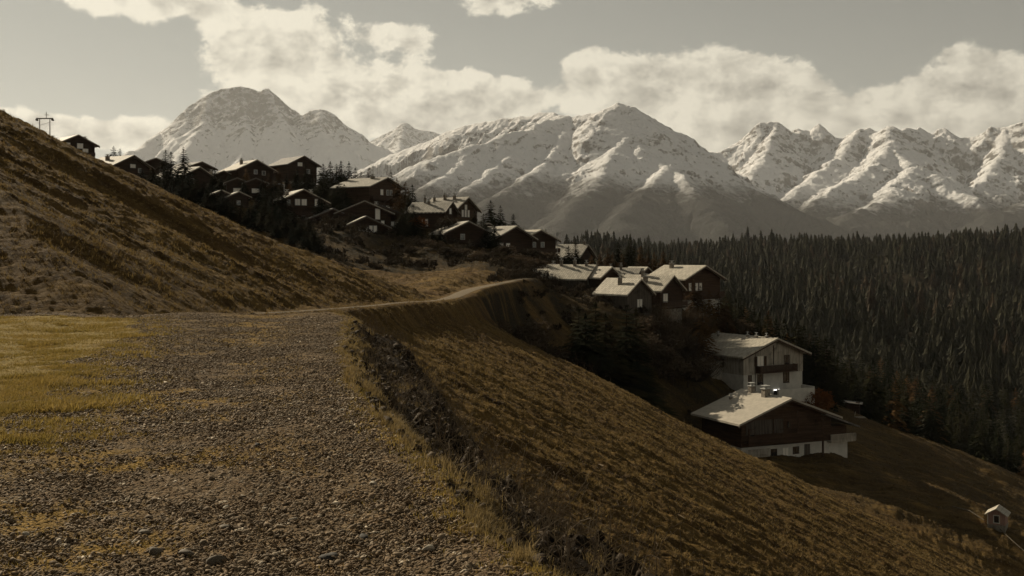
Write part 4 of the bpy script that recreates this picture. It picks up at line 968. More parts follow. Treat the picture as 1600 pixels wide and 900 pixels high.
def trunk_mesh(name, h=1.0, r=.016, top=.95):
    m = MB(); m.bar((0, 0, -.06), (0, 0, h*top), r, 7, r*.12)
    o = m.build(name, M_BARK); me = o.data; bpy.data.objects.remove(o); return me
CROWN = {'spruce': [np_mesh('spruce_crown', *conifer_np(i+1, whorls=25, per=9, width=[.17, .20, .22, .185, .16, .24][i]), M_SPRUCE) for i in range(6)],
         'larch': [np_mesh('larch_crown', *conifer_np(i+20, whorls=26, per=9, sparse=.25, width=[.20, .24, .22][i], clumps=5, taper=.7), M_LARCH) for i in range(3)],
         'bush': [np_mesh('bush_crown', *bush_np(i+40, 1100), M_TWIG) for i in range(3)],
         'rust': [np_mesh('rust_crown', *bush_np(i+50, 1000), M_RUST) for i in range(2)],
         'twig': [np_mesh('twig_crown', *twigs_np(i+60), M_TWIG) for i in range(3)],
         'pine': [np_mesh('round_crown', *bush_np(i+70, 1300, leaf=.05, up=.9), M_SPRUCE) for i in range(2)]}
TRUNK = trunk_mesh('trunk'); TRUNK_S = trunk_mesh('short_trunk', 1, .018, .6)
rt = random.Random(5)
KN = {'spruce': ('spruce_tree', 'spruce'), 'larch': ('larch_tree', 'larch'), 'bush': ('bare_tree', 'tree'), 'rust': ('rusty_bush', 'bush'), 'twig': ('leafless_bush', 'bush'), 'pine': ('round_evergreen', 'tree')}
def tree(kind, x, y, z, h, label, group=None, w=1.0):
    nm, cat = KN[kind]
    o = bpy.data.objects.new(nm, None); link(o); o.location = (x, y, z); o.scale = (h*w, h*w, h); o.rotation_euler = (rt.uniform(-.03, .03), rt.uniform(-.03, .03), rt.uniform(0, 6.28)); o.empty_display_size = .2
    tag(o, label, cat, group)
    c = bpy.data.objects.new('crown', rt.choice(CROWN[kind])); link(c, o)
    t = bpy.data.objects.new('trunk', TRUNK if kind in ('spruce', 'larch') else TRUNK_S); link(t, o)
    return o
def at_px(px, d): x = (px-800)/FPX*d; return x, d, Hs(x, d)
def vt(kind, px, top, d, label, group=None, w=1.0, base=None):
    """a tree whose tip sits at a photo row and whose foot is on the ground"""
    x, y, z = at_px(px, d)
    if base is not None: z = min(z, CAMZ+(HORIZON-base)/FPX*d)
    ztop = CAMZ+(HORIZON-top)/FPX*d
    h = max(ztop-z, 2.5)
    if kind in ('bush', 'twig', 'rust') and h > 5.2: h = 4.2+.2*rt.random()*5; ztop = z+h
    o = tree(kind, x, y, ztop-h*1.0, h, label, group, w)
    if group: auto_label(o, px, HORIZON-(ztop-CAMZ)/y*FPX, HORIZON-(ztop-h-CAMZ)/y*FPX, {'spruce': 'dark spruce', 'larch': 'brownish larch', 'bush': 'dark scrubby bush', 'twig': 'leafless bush', 'rust': 'rusty bush', 'pine': 'evergreen'}[kind])
    return o
MARKS = [(123, 225, 'the highest left chalet'), (200, 260, 'the chalet with the broad pale roof'), (310, 278, 'the chalet with one bright roof side'), (388, 292, 'the two gabled chalet with white ground floor'), (360, 308, 'the small low two roofed chalet'),
 (402, 262, 'the skyline chalet with one chimney'), (465, 258, 'the topmost grey roofed chalet'), (475, 318, 'the chalet with two roof chimneys'), (607, 300, 'the big square chalet'), (580, 332, 'the chalet with thin bright roof edge'),
 (575, 352, 'the chalet with the long balcony'), (680, 330, 'the chalet with three side windows'), (735, 322, 'the steep gabled reddish chalet'), (733, 362, 'the chalet with bright left roof corner'), (808, 368, 'the broad chalet with lit window pairs'),
 (846, 372, 'the last chalet of the village row'), (900, 392, 'the solitary pale roofed chalet'), (905, 432, 'the long farmhouse'), (1003, 455, 'the frontmost hamlet house'), (1054, 448, 'the middle hamlet house'),
 (1105, 440, 'the tall brown hamlet house'), (1190, 565, 'the tall whitish house'), (1220, 655, 'the nearest large chalet')]
def where(px, top, base):
    cy = (top+base)/2
    k = min(MARKS, key=lambda m: (m[0]-px)**2+(m[1]-cy)**2); dx = px-k[0]; dy = cy-k[1]
    far = math.hypot(dx, dy) > 45
    side = ('right of' if dx > 0 else 'left of') if abs(dx) > 1.1*abs(dy)+6 else ('downhill of' if dy > 0 else 'rising behind')
    return ('well ' if far and side != 'rising behind' else '')+side+' '+k[2]
def auto_label(o, px, top, base, kindword):
    hgt = base-top
    size = 'tall' if hgt > 44 else ('middling' if hgt > 26 else 'small')
    o['label'] = f'{size} {kindword} {where(px, top, base)}'
GF = 'front row spruces of the village'
for px, top, d, lab in [
  (178, 228, 268, 'small spruce between the highest left chalet and the broad pale roofed one'),
  (188, 232, 272, 'thin grey little spruce beside the small spruce left of the pale roof'),
  (257, 234, 228, 'left one of the two slim spruces rising above the village\'s left rooftops'),
  (267, 237, 226, 'right one of the two slim spruces rising above the village\'s left rooftops'),
  (289, 229, 236, 'tall lone spruce standing clear against the snowy rock peak'),
  (577, 262, 262, 'small pointed spruce behind the roof of the big square chalet'),
  (612, 268, 250, 'narrow spruce at the right roof end of the big square chalet'),
  (645, 288, 226, 'dark spruce between the big square chalet and the three windowed one'),
  (768, 313, 222, 'taller of the two spruces above the right row of chalets'),
  (783, 321, 219, 'shorter, broader of the two spruces above the right row of chalets'),
  (801, 334, 216, 'lone little spruce above the roof of the broad dark chalet'),
  (900, 376, 212, 'pointed spruce in front of the pale roofed solitary chalet'),
  (888, 384, 210, 'small spruce left of the one before the solitary pale roofed chalet'),
  (983, 371, 226, 'tallest spruce standing behind the lower hamlet'),
  (965, 378, 228, 'slender spruce just left of the tallest one behind the hamlet')]:
    vt('spruce', px, top, d, lab, w=1.7)
i = 0
rt2 = random.Random(8)
for px, top, d in [(238, 262, 220), (247, 270, 214), (262, 262, 210), (272, 272, 206), (284, 278, 204), (296, 268, 206), (306, 276, 202), (318, 284, 200), (331, 290, 198), (345, 294, 200), (352, 302, 194), (364, 306, 196), (376, 312, 192),
                   (390, 318, 190), (402, 308, 200), (413, 312, 194), (424, 322, 190), (436, 322, 194), (448, 334, 186), (459, 330, 188), (470, 342, 182), (482, 338, 184), (490, 352, 178), (497, 366, 172), (478, 362, 174), (456, 354, 178), (432, 346, 182), (408, 338, 186), (384, 330, 188), (358, 322, 192),
                   (325, 300, 196), (300, 296, 200), (278, 292, 202), (255, 284, 208)]:
    vt('spruce', px, top, d, 'dark spruce in the dense row below the village, along the grass slope', GF, w=2.3)
for px, top, d in [(506, 256, 254), (516, 252, 252), (526, 256, 250), (534, 251, 252), (545, 254, 250), (555, 262, 248), (562, 268, 250), (512, 268, 244), (540, 266, 243)]:
    vt('spruce', px, top, d, 'tall dark spruce in the clump left of the big square chalet', 'spruce clump left of the big square chalet', w=1.9)
for px, top, d in [(463, 262, 262), (479, 256, 258), (487, 268, 256), (470, 275, 254), (448, 272, 262)]:
    vt('spruce', px, top, d, 'spruce in front of the topmost grey roofed chalet', 'spruces before the topmost chalet', w=1.5)
for px, top, d, kind in [(385, 262, 252, 'larch'), (420, 270, 248, 'larch'), (436, 262, 262, 'larch'), (412, 290, 232, 'larch'), (425, 300, 226, 'larch'), (452, 280, 244, 'larch')]:
    vt(kind, px, top, d, 'reddish brown larch among the chalets of the upper left village', 'larches among the upper left chalets', w=1.2)
for px, top, d in [(520, 268, 262), (532, 262, 262), (595, 280, 262), (622, 278, 232), (632, 284, 230), (640, 296, 228), (628, 300, 224), (618, 306, 222)]:
    vt('larch', px, top, d, 'brownish larch around the big square chalet', 'larches around the big square chalet', w=1.25)
for px, top, d in [(950, 386, 224), (938, 392, 222), (958, 394, 222), (1000, 384, 230), (1012, 392, 232), (1022, 394, 232), (1036, 392, 232), (1046, 402, 230), (925, 398, 216), (972, 396, 220)]:
    vt('larch', px, top, d, 'reddish larch behind the roofs of the lower hamlet', 'larches behind the hamlet', w=1.3)
GB = 'spruces standing between the upper village chalets'
for px, top, d in [(222, 262, 232), (336, 262, 236), (344, 268, 232), (358, 268, 240), (330, 276, 222), (382, 276, 222), (410, 278, 226), (418, 284, 218), (428, 276, 230), (440, 286, 214), (426, 296, 210), (505, 276, 238), (528, 280, 232), (518, 296, 226), (538, 288, 230), (500, 300, 214),
                   (636, 312, 214), (646, 320, 210), (628, 326, 208), (760, 352, 200), (772, 344, 204), (742, 330, 216), (756, 334, 212), (688, 352, 200), (676, 356, 198), (530, 344, 200), (518, 352, 196), (508, 346, 198), (360, 316, 206), (388, 322, 202), (398, 316, 206)]:
    vt('spruce', px, top, d, 'dark spruce between the chalets of the upper village', GB, w=2.1)
GS = 'spruces on the bank right of the hamlet'
for px, top, d in [(1142, 470, 206), (1156, 478, 204), (1128, 486, 200), (1172, 482, 204), (1186, 488, 204), (1200, 492, 206), (1214, 496, 206), (1228, 498, 208), (1120, 500, 192), (1136, 504, 190), (1150, 500, 196), (1244, 502, 208), (1260, 508, 206), (1276, 516, 204), (1290, 524, 202)]:
    vt('spruce', px, top, d, 'dark spruce on the bank between the hamlet and the tall whitish house', GS, w=1.5)
for px, top, d in [(1094, 446, 190), (1108, 452, 189), (1122, 456, 191), (1084, 436, 188), (1134, 462, 194)]:
    vt('larch', px, top, d, 'brown larch before the whitish ground floor of the tall brown house', 'larches before the tall brown house', w=1.3)
# dark trees below the hamlet
for px, top, d, w, lab in [
  (905, 480, 141, 2.0, 'bushy dark spruce left in the clump in the hollow below the hamlet'),
  (932, 472, 139, 2.1, 'biggest dark spruce of the clump in the hollow'),
  (918, 490, 134, 2.0, 'low dark spruce at the front of the clump in the hollow'),
  (950, 490, 136, 2.0, 'dark spruce right behind the biggest one of the hollow clump'),
  (977, 474, 139, 1.7, 'sunlit edged spruce standing apart to the right of the hollow clump'),
  (998, 482, 141, 1.6, 'smaller spruce right of the sunlit edged spruce in the hollow')]:
    vt('spruce', px, top, d, lab, w=w)
for px, top, d, k, w, lab in [
  (898, 498, 133, 'twig', 2.2, 'brown leafless bush at the left foot of the hollow\'s spruce clump'),
  (1070, 462, 172, 'twig', 2.4, 'large pale brown leafless bush below the middle of the hamlet'),
  (1050, 470, 170, 'twig', 2.2, 'leafless bush left of the large pale brown one'),
  (1098, 470, 176, 'larch', 1.3, 'rusty larch below the tall brown house of the hamlet'),
  (1140, 486, 184, 'bush', 1.6, 'bare tree at the edge of the forest behind the hamlet'),
  (1168, 464, 196, 'bush', 1.4, 'reddish round tree right of the hamlet against the forest'),
  (1152, 478, 198, 'bush', 1.5, 'grey brown bare tree just left of the reddish round tree'),
  (958, 448, 176, 'twig', 2.0, 'grey leafless bush in front of the narrow gabled house'),
  (945, 452, 177, 'twig', 2.0, 'grey leafless bush before the right end of the long farmhouse'),
  (1080, 425, 184, 'twig', 2.2, 'reddish leafless bush before the tall brown house'),
  (1030, 472, 172, 'twig', 2.0, 'dark leafless bush at the foot of the hamlet\'s middle house'),
  (866, 428, 186, 'twig', 2.2, 'round grey leafless bush left of the slatted lean to roof'),
  (655, 338, 212, 'rust', 2.0, 'small orange brown bush below the chalet with three side windows'),
  (702, 336, 208, 'bush', 1.8, 'dark bush below the chalet with three side windows'),
  (1268, 592, 173, 'rust', 1.7, 'orange leafed bush at the right corner of the tall whitish house'),
  (1283, 598, 176, 'rust', 1.5, 'smaller rusty bush right of the orange leafed one'),
  (1085, 540, 166, 'twig', 2.4, 'dark leafless bush in the shaded slope left of the tall whitish house')]:
    vt(k, px, top, d, lab, w=w)
for px, top, d in [(660, 372, 196), (680, 374, 194), (700, 384, 190), (720, 388, 188), (745, 392, 186), (775, 392, 188), (805, 396, 186), (835, 400, 190), (640, 384, 192), (610, 392, 188), (860, 404, 196), (790, 384, 196), (850, 392, 200), (825, 388, 200)]:
    vt('bush', px, top-2, d, 'dark scrubby bush on the shaded slope under the village row', 'scrub under the village row', w=1.9)
for px, top, d in [(1010, 500, 160), (1030, 505, 160), (1052, 512, 160), (1075, 520, 162), (1020, 486, 166), (1045, 492, 166)]:
    vt('bush', px, top, d, 'dark scrubby tree on the shaded bank between hamlet and tall whitish house', 'scrub on the shaded bank', w=1.7)

for px, top, d in [(783, 498, 117), (797, 512, 119), (815, 520, 122), (836, 526, 125), (856, 520, 129), (872, 506, 134), (806, 496, 126), (828, 500, 131)]:
    vt('bush', px, top, d, 'scrub', 'scrub on the dark gully bank below the footpath', w=1.7)['label'] = 'dark scrubby bush on the gully bank right below the footpath bend'
# ------------------------------------------------------------------ the forest to the right and across the valley
rs = np.random.RandomState(77)
def cand(n, p0, p1, d0, d1):
    d = np.sqrt(rs.uniform(d0*d0, d1*d1, n)); px = rs.uniform(p0, p1, n); return (px-800)/FPX*d, d, px
def thin(x, y, r):
    """keep points at least r apart"""
    cell = {}; keep = []
    for i in range(len(x)):
        k = (int(x[i]//r), int(y[i]//r)); ok = True
        for a in (-1, 0, 1):
            for b in (-1, 0, 1):
                for j in cell.get((k[0]+a, k[1]+b), ()):
                    if (x[i]-x[j])**2+(y[i]-y[j])**2 < r*r: ok = False; break
                if not ok: break
            if not ok: break
        if ok: cell.setdefault(k, []).append(i); keep.append(i)
    return np.array(keep)
x, y, px = cand(3000, 1120, 1760, 200, 450)
edge_d = np.interp(px, [1100, 1150, 1200, 1280, 1340, 1400, 1500, 1600, 1800], [212, 216, 204, 212, 224, 230, 238, 247, 248])
k = y > edge_d+rs.rand(len(y))*5
x, y, px = x[k], y[k], px[k]
k = thin(x, y, 4.6); x, y, px = x[k], y[k], px[k]
z = H(x, y)
edge_d2 = lambda p: np.interp(p, [1100, 1150, 1200, 1280, 1340, 1400, 1500, 1600, 1800], [212, 216, 204, 212, 224, 230, 238, 247, 248])
h = rs.uniform(11, 20, len(x)); h[y < edge_d2(px)+14] *= .8
top = HORIZON-(z+h-CAMZ)/y*FPX
# keep the nearest trees low enough not to hide the hillside edge on the left
lim = np.interp(px, [1100, 1180, 1280, 1340, 1400, 1500, 1600, 1800], [455, 478, 520, 545, 560, 590, 610, 640])
ok = top > lim-rs.rand(len(top))*25
x, y, px, z, h, top = [q[ok] for q in (x, y, px, z, h, top)]
order = np.argsort(-(h/y)); sel = order[:270]; rest = order[270:]
for i in sel:
    kd = 'larch' if rs.rand() < .13 else 'spruce'
    dep = y[i]-edge_d2(px[i]); tier = 'in the front row of the forest' if dep < 12 else ('just inside the forest' if dep < 40 else ('in the middle of the forest' if dep < 90 else 'deep in the forest'))
    zone = [(1215, 'between hamlet and whitish house'), (1280, 'behind the tall whitish house'), (1345, 'right of the tall whitish house'), (1400, 'above the stacked pale boards'), (1460, 'above the upper meadow'), (1520, 'above the middle of the meadow'), (1570, 'above the hut'), (9999, 'at the right picture edge')]
    zn = [q for lim_, q in zone if px[i] < lim_][0]; hp = h[i]/y[i]*FPX
    sz = 'very tall' if hp > 115 else ('tall' if hp > 92 else ('medium' if hp > 70 else 'short'))
    if kd == 'larch': tree(kd, x[i], y[i], z[i]-.3, h[i], f'{sz} rusty larch {tier} {zn}', 'larches of the forest edge', w=1.15)
    else: tree(kd, x[i], y[i], z[i]-.3, h[i], f'{sz} dark spruce {tier} {zn}', 'spruces of the forest edge', w=1.35)
X2, Y2, P2 = cand(26000, 880, 1900, 330, 1420)
k = thin(X2, Y2, 6.6); X2, Y2, P2 = X2[k], Y2[k], P2[k]
X3, Y3, P3 = cand(9000, 1080, 1850, 405, 680); k = thin(X3, Y3, 5.6); X3, Y3, P3 = X3[k], Y3[k], P3[k]
k = (Y2 > 680) | (P2 < 1080); X2, Y2, P2 = np.append(X2[k], X3), np.append(Y2[k], Y3), np.append(P2[k], P3)
k = (P2 > np.interp(Y2, [330, 420, 600, 1000, 1420], [1080, 1060, 900, 880, 880])) & ((Y2 > 420) | (P2 < 1110)) 
X2, Y2, P2 = X2[k], Y2[k], P2[k]
Z2 = H(X2, Y2)
H2 = (8+13*rs.rand(len(X2))**1.6)*(1+.35*fbm(X2/45, Y2/45, 2, 6))*np.where(fbm(X2/90, Y2/90, 2, 5) > -.15, 1, .75)*np.interp(Y2, [400, 900, 1400], [.95, 1.0, 1.15])
K2 = (fbm(X2/70, Y2/120, 3, 15)+rs.randn(len(X2))*.24 > .40+.3*(Y2 < 560))
print('TREES', len(sel), len(rest), len(X2))
LOW = [conifer_low(i+1) for i in range(8)]; LOW2 = [conifer_low(i+31, 11, 9, .22) for i in range(8)]; MID = [conifer_np(90+i, whorls=12, per=6, clumps=3, width=.21) for i in range(5)]
def merged(name, xs, ys, zs, hs, lods, mat, label, cat):
    Vs = []; n = 0; ang = rs.rand(len(xs))*6.28; w = rs.uniform(1.0, 1.5, len(xs)); lo = rs.randint(0, len(lods), len(xs))
    for i in range(len(xs)):
        V = lods[lo[i]][0]; c, s = math.cos(ang[i]), math.sin(ang[i]); q = hs[i]*w[i]
        Vs.append(np.column_stack([V[:, 0]*c*q-V[:, 1]*s*q+xs[i], V[:, 0]*s*q+V[:, 1]*c*q+ys[i], V[:, 2]*hs[i]+zs[i]-.4]))
    V = np.concatenate(Vs); F = np.arange(len(V)).reshape(-1, 3)
    o = mesh_np(name, V, F, mat); o['kind'] = 'stuff'; tag(o, label, cat); return o
def m_forest(name, c1, c2):
    m, t = material(name, .85, .1)
    a = t.noise(t.pos, .03, 4, .6); b = t.noise(t.pos, .35, 2, .5)
    c = t.mix(t.ss(b, .3, .7), c1, c2); c = t.mix(t.ss(a, .45, .7), c, tuple(q*1.35 for q in c2)); setc(t, c); return m
M_FOR = m_forest('far_spruce_needles', (.015, .016, .009), (.036, .033, .017))
M_FOL = m_forest('far_larch_needles', (.032, .023, .013), (.056, .039, .021))
a = ~K2
nearm = Y2 < 620
for nm, lods, sel_ in (('spruce_forest', LOW2, a & nearm), ('spruce_forest', LOW, a & ~nearm)):
    merged(nm, X2[sel_], Y2[sel_], Z2[sel_], H2[sel_], lods, M_FOR, 'dark spruce forest covering the hill across the valley', 'forest')
for nm, lods, sel_ in (('larch_forest', LOW2, K2 & nearm), ('larch_forest', LOW, K2 & ~nearm)):
    merged(nm, X2[sel_], Y2[sel_], Z2[sel_], H2[sel_]*.95, lods, M_FOL, 'rust brown larches mixed into the forest across the valley', 'forest')
merged('spruce_forest', x[rest], y[rest], z[rest], h[rest], MID, M_FOR, 'dense dark spruces deeper in the forest behind the right meadow', 'forest')

# trees that would read alike are told apart by their place
byl = {}
for o in scene.objects:
    if o.parent is None and o.type == 'EMPTY' and 'label' in o.keys() and o.name.split('.')[0] in ('spruce_tree', 'larch_tree', 'bare_tree', 'leafless_bush', 'rusty_bush'): byl.setdefault(o['label'], []).append(o)
ORD = ['', 'second', 'third', 'fourth', 'fifth', 'sixth', 'seventh', 'eighth']
for lab, os_ in byl.items():
    n = len(os_)
    if n < 2: continue
    os_.sort(key=lambda o: o.location.x/o.location.y)
    for i, o in enumerate(os_):
        j = n-1-i
        t = 'leftmost' if i == 0 else ('rightmost' if j == 0 else (ORD[i]+' from left' if i <= j and i < 8 else (ORD[j]+' from right' if j < 8 else '')))
        if t:
            w = lab.split()
            if len(w)+len(t.split()) > 16 and 'dark' in w: w.remove('dark')
            if len(w)+len(t.split()) > 16 and 'middle' in w and 'forest' in w: w = ' '.join(w).replace('in the middle of the forest', 'amid the forest').split()
            if len(w)+len(t.split()) > 16 and w[0] in ('medium', 'middling'): w = w[1:]
            o['label'] = ' '.join(w)+', '+t
# ------------------------------------------------------------------ stones
def rock_np(seed, flat=.5, sub=1):
    rs = np.random.RandomState(seed)
    g = (1+5**.5)/2
    V = np.array([(-1, g, 0), (1, g, 0), (-1, -g, 0), (1, -g, 0), (0, -1, g), (0, 1, g), (0, -1, -g), (0, 1, -g), (g, 0, -1), (g, 0, 1), (-g, 0, -1), (-g, 0, 1)], float)
    F = [(0, 11, 5), (0, 5, 1), (0, 1, 7), (0, 7, 10), (0, 10, 11), (1, 5, 9), (5, 11, 4), (11, 10, 2), (10, 7, 6), (7, 1, 8), (3, 9, 4), (3, 4, 2), (3, 2, 6), (3, 6, 8), (3, 8, 9), (4, 9, 5), (2, 4, 11), (6, 2, 10), (8, 6, 7), (9, 8, 1)]
    V /= np.linalg.norm(V, axis=1)[:, None]
    for _ in range(sub-1):
        E = {}; V = list(V); NF = []
        def mid(a, b):
            k = (min(a, b), max(a, b))
            if k not in E: p = V[a]+V[b]; E[k] = len(V); V.append(p/np.linalg.norm(p))
            return E[k]
        for a, b, c in F: ab, bc, ca = mid(a, b), mid(b, c), mid(c, a); NF += [(a, ab, ca), (b, bc, ab), (c, ca, bc), (ab, bc, ca)]
        V = np.array(V); F = NF
    # cut by random planes for angular faces
    for k in range(9):
        n = rs.randn(3); n /= np.linalg.norm(n); dd = rs.uniform(.45, .85); q = V @ n; m = q > dd
        V[m] -= n*(q[m]-dd)[:, None]
    V *= 1+rs.randn(len(V), 1)*.05
    V *= np.array([1, rs.uniform(.55, .9), flat*rs.uniform(.7, 1.2)])
    return V, np.array(F)
def scatter_np(lods, xs, ys, zs, sc, seed, tilt=.35, ang=None, stretch=None):
    """copy small meshes to many places, one array"""
    rs = np.random.RandomState(seed); n = len(xs); which = rs.randint(0, len(lods), n); VV = []; FF = []; off = 0
    a = rs.rand(n)*6.28 if ang is None else ang
    tx = rs.randn(n)*tilt; ty = rs.randn(n)*tilt
    for w, (V, F) in enumerate(lods):
        k = np.where(which == w)[0]
        if not len(k): continue
        c, s = np.cos(a[k])[:, None], np.sin(a[k])[:, None]; q = sc[k][:, None]
        vx, vy, vz = V[None, :, 0]*q, V[None, :, 1]*q, V[None, :, 2]*q*(1 if stretch is None else stretch[k][:, None])
        vz2 = vz+vx*np.sin(tx[k])[:, None]+vy*np.sin(ty[k])[:, None]
        X = vx*c-vy*s+xs[k][:, None]; Y = vx*s+vy*c+ys[k][:, None]; Z = vz2+zs[k][:, None]
        VV.append(np.stack([X, Y, Z], -1).reshape(-1, 3)); FF.append((F[None]+(np.arange(len(k))*len(V))[:, None, None]).reshape(-1, 3)+off); off += len(k)*len(V)
    return np.concatenate(VV), np.concatenate(FF)
def m_stone(name, cols, sc=16.0):
    m, t = material(name, .85, .12)
    v = t.n('ShaderNodeTexVoronoi', {'Vector': t.pos, 'Scale': sc}, None)
    r = t.n('ShaderNodeSeparateColor', {0: v.outputs['Color']}, None)
    c = t.mix(r.outputs[0], cols[0], cols[1]); c = t.mix(t.ss(r.outputs[1], .55, .95), c, cols[2]); c = t.mix(t.ss(r.outputs[2], .955, .985), c, cols[3])
    setc(t, t.mix(1.0, c, t.mix(t.noise(t.pos, 60.0, 3, .6), (.6, .6, .6), (1.25, 1.25, 1.25)), 'MULTIPLY')); return m
M_STN = m_stone('gravel_stone', [(.100, .073, .046), (.235, .178, .115), (.160, .108, .060), (.48, .41, .31)])
M_BANKST = m_stone('bank_stone', [(.022, .015, .009), (.060, .043, .026), (.042, .027, .015), (.17, .13, .09)], 5.0)
rs = np.random.RandomState(3)
ROCKS = [rock_np(i, .42) for i in range(9)]
def edge_x(y): return np.interp(y, EDGE_Y, EDGE_X)+gn(y/2.2, y*0+3.3, 41)*.16+gn(y/.7, y*0+7.3, 42)*.07
def road_pts(n, y0, y1, power):
    y = y0*(y1/y0)**rs.rand(n) if power == 1 else y0+(y1-y0)*rs.rand(n)**power
    l = GRASS_X(y)-.1; r = edge_x(y)+.35
    l = np.maximum(l, -y*.52-.5)
    x = l+(r-l)*rs.rand(n); return x, y
def gravel(name, n, y0, y1, smin, smax, pw, power, lods, sub=0):
    x, y = road_pts(n, y0, y1, power)
    # fewer stones where moss has closed the surface
    cx = np.interp(y, [5, 10, 20, 29], [-2.4, -3.1, -5.2, -6.8])
    mossy = sst(fbm(x/1.9+4, y/1.6, 3, 57), -.16, .16)*sst(fbm(x/.3, y/.3, 3, 58), -.35, .1)*np.exp(-((x-cx)/1.1)**2)
    dens = .75+.25*sst(fbm(x/.9, y/.9, 3, 64), -.3, .3)
    k = rs.rand(n) < (1-.65*mossy)*dens
    x, y = x[k], y[k]; s = smin*(smax/smin)**(rs.rand(len(x))**pw)
    z = H(x, y)+s*.14+.003
    return scatter_np(lods, x, y, z, s, sub+5)
parts = [gravel('a', 120000, 4.6, 31, .007, .025, 1.8, 1, ROCKS), gravel('b', 9000, 4.6, 31, .016, .042, 2.6, 1, ROCKS), gravel('c', 30000, 10, 30.5, .014, .034, 1.8, 1.0, ROCKS)]
V = []; F = []; o_ = 0
for v, f in parts: V.append(v); F.append(f+o_); o_ += len(v)
o = mesh_np('gravel', np.concatenate(V), np.concatenate(F), M_STN); o['kind'] = 'stuff'; tag(o, 'loose grey brown gravel covering the road surface', 'gravel')
M_PALE = simple_mat('pale_stone', (.26, .23, .18), (.36, .32, .25), 9, .8, .3, .01)
M_DARKST = simple_mat('dark_stone', (.030, .028, .024), (.055, .050, .042), 9, .8, .3, .01)
M_MIDST = simple_mat('brown_stone', (.085, .070, .050), (.15, .125, .092), 9, .8, .3, .01)
BIG = [rock_np(100+i, .45, 2) for i in range(6)]
def stone(px, row, s, mat, label, i, kind='stone'):
    d = CAMZ*FPX/(row-HORIZON); x = (px-800)/FPX*d
    V, F = BIG[i % 6]
    o = mesh_np(kind, V*s, F, mat, loc=(x, d, float(H(np.array([x]), np.array([d]))[0])+s*.12)); o.rotation_euler = (0, 0, i*1.3); tag(o, label, 'stone')
for i, (px, row, s, m, lab) in enumerate([
  (668, 863, .050, M_PALE, 'pale rounded stone near the bottom right edge of the road'),
  (240, 853, .062, M_MIDST, 'angular brown stone with a dark hollow under it, bottom left of the road'),
  (292, 856, .075, M_MIDST, 'long flat brown slab just right of the angular brown stone'),
  (340, 868, .070, M_MIDST, 'broad brown stone at the bottom, right of the long flat slab'),
  (352, 818, .045, M_MIDST, 'flat stone lying above the broad brown stone'),
  (226, 824, .050, M_MIDST, 'thin flat stone left of the road middle, above the angular one'),
  (402, 697, .040, M_DARKST, 'round almost black stone in the middle of the road'),
  (545, 720, .042, M_PALE, 'pale oval stone on the right half of the road'),
  (458, 812, .040, M_PALE, 'whitish flat stone right of the road middle'),
  (583, 765, .045, M_PALE, 'light grey stone close to the right grass edge'),
  (536, 646, .050, M_PALE, 'small bright white stone beside the overgrown edge'),
  (514, 868, .060, M_DARKST, 'dark angular stone at the bottom between road middle and right edge'),
  (40, 830, .034, M_PALE, 'small whitish stone near the lower left corner'),
  (355, 789, .034, M_PALE, 'narrow bright stone in the middle of the road'),
  (568, 842, .048, M_DARKST, 'black stone left of the pale rounded stone')]): stone(px, row, s, m, lab, i)
# stones and clods on the bank
n = 6500; y = 4.6*(31/4.6)**rs.rand(n); w = rs.uniform(.0, 2.6, n); x = edge_x(y)+w
s = .016*(6)**(rs.rand(n)**2.6)*(.7+.3*np.clip(y/9, 0, 2.2)); z = H(x, y)+s*.15
V, F = scatter_np([rock_np(i+30, .6) for i in range(8)], x, y, z, s, 9, .6)
o = mesh_np('bank_rubble', V, F, M_BANKST); o['kind'] = 'stuff'; tag(o, 'dark stones and clods on the steep bank beside the road', 'rubble')

# ------------------------------------------------------------------ grass
def m_grass(name, c1, c2, c3, tr=.35):
    m, t = material(name, .8, .15)
    n = t.noise(t.pos, .8, 4, .6); n2 = t.noise(t.pos, 9.0, 3, .6)
    c = t.mix(t.ss(n, .35, .65), c1, c2); c = t.mix(t.ss(n2, .5, .7), c, c3); setc(t, c)
    trn = t.n('ShaderNodeBsdfTranslucent', {'Color': c}); ms = t.n('ShaderNodeMixShader', {0: tr, 1: t.b.outputs[0], 2: trn})
    out = [q for q in m.node_tree.nodes if q.type == 'OUTPUT_MATERIAL'][0]; t.nt.links.new(ms, out.inputs[0]); return m
M_STRAW = m_grass('straw_grass', (.20, .145, .060), (.26, .19, .085), (.15, .105, .040))
M_MOSSG = m_grass('short_yellow_grass', (.30, .215, .060), (.235, .175, .044), (.34, .24, .085))
M_HILLG = m_grass('hill_grass', (.195, .134, .050), (.25, .175, .066), (.115, .075, .032), .25)
M_MEADOWG_SHADE = m_grass('shade_tinted_meadow_grass', (.12, .085, .036), (.155, .108, .044), (.075, .050, .022), .25)  # hill grass darkened so its colour carries the meadow's shadow
M_DEAD = m_grass('dead_stems', (.11, .085, .055), (.17, .13, .085), (.08, .05, .03), .1)
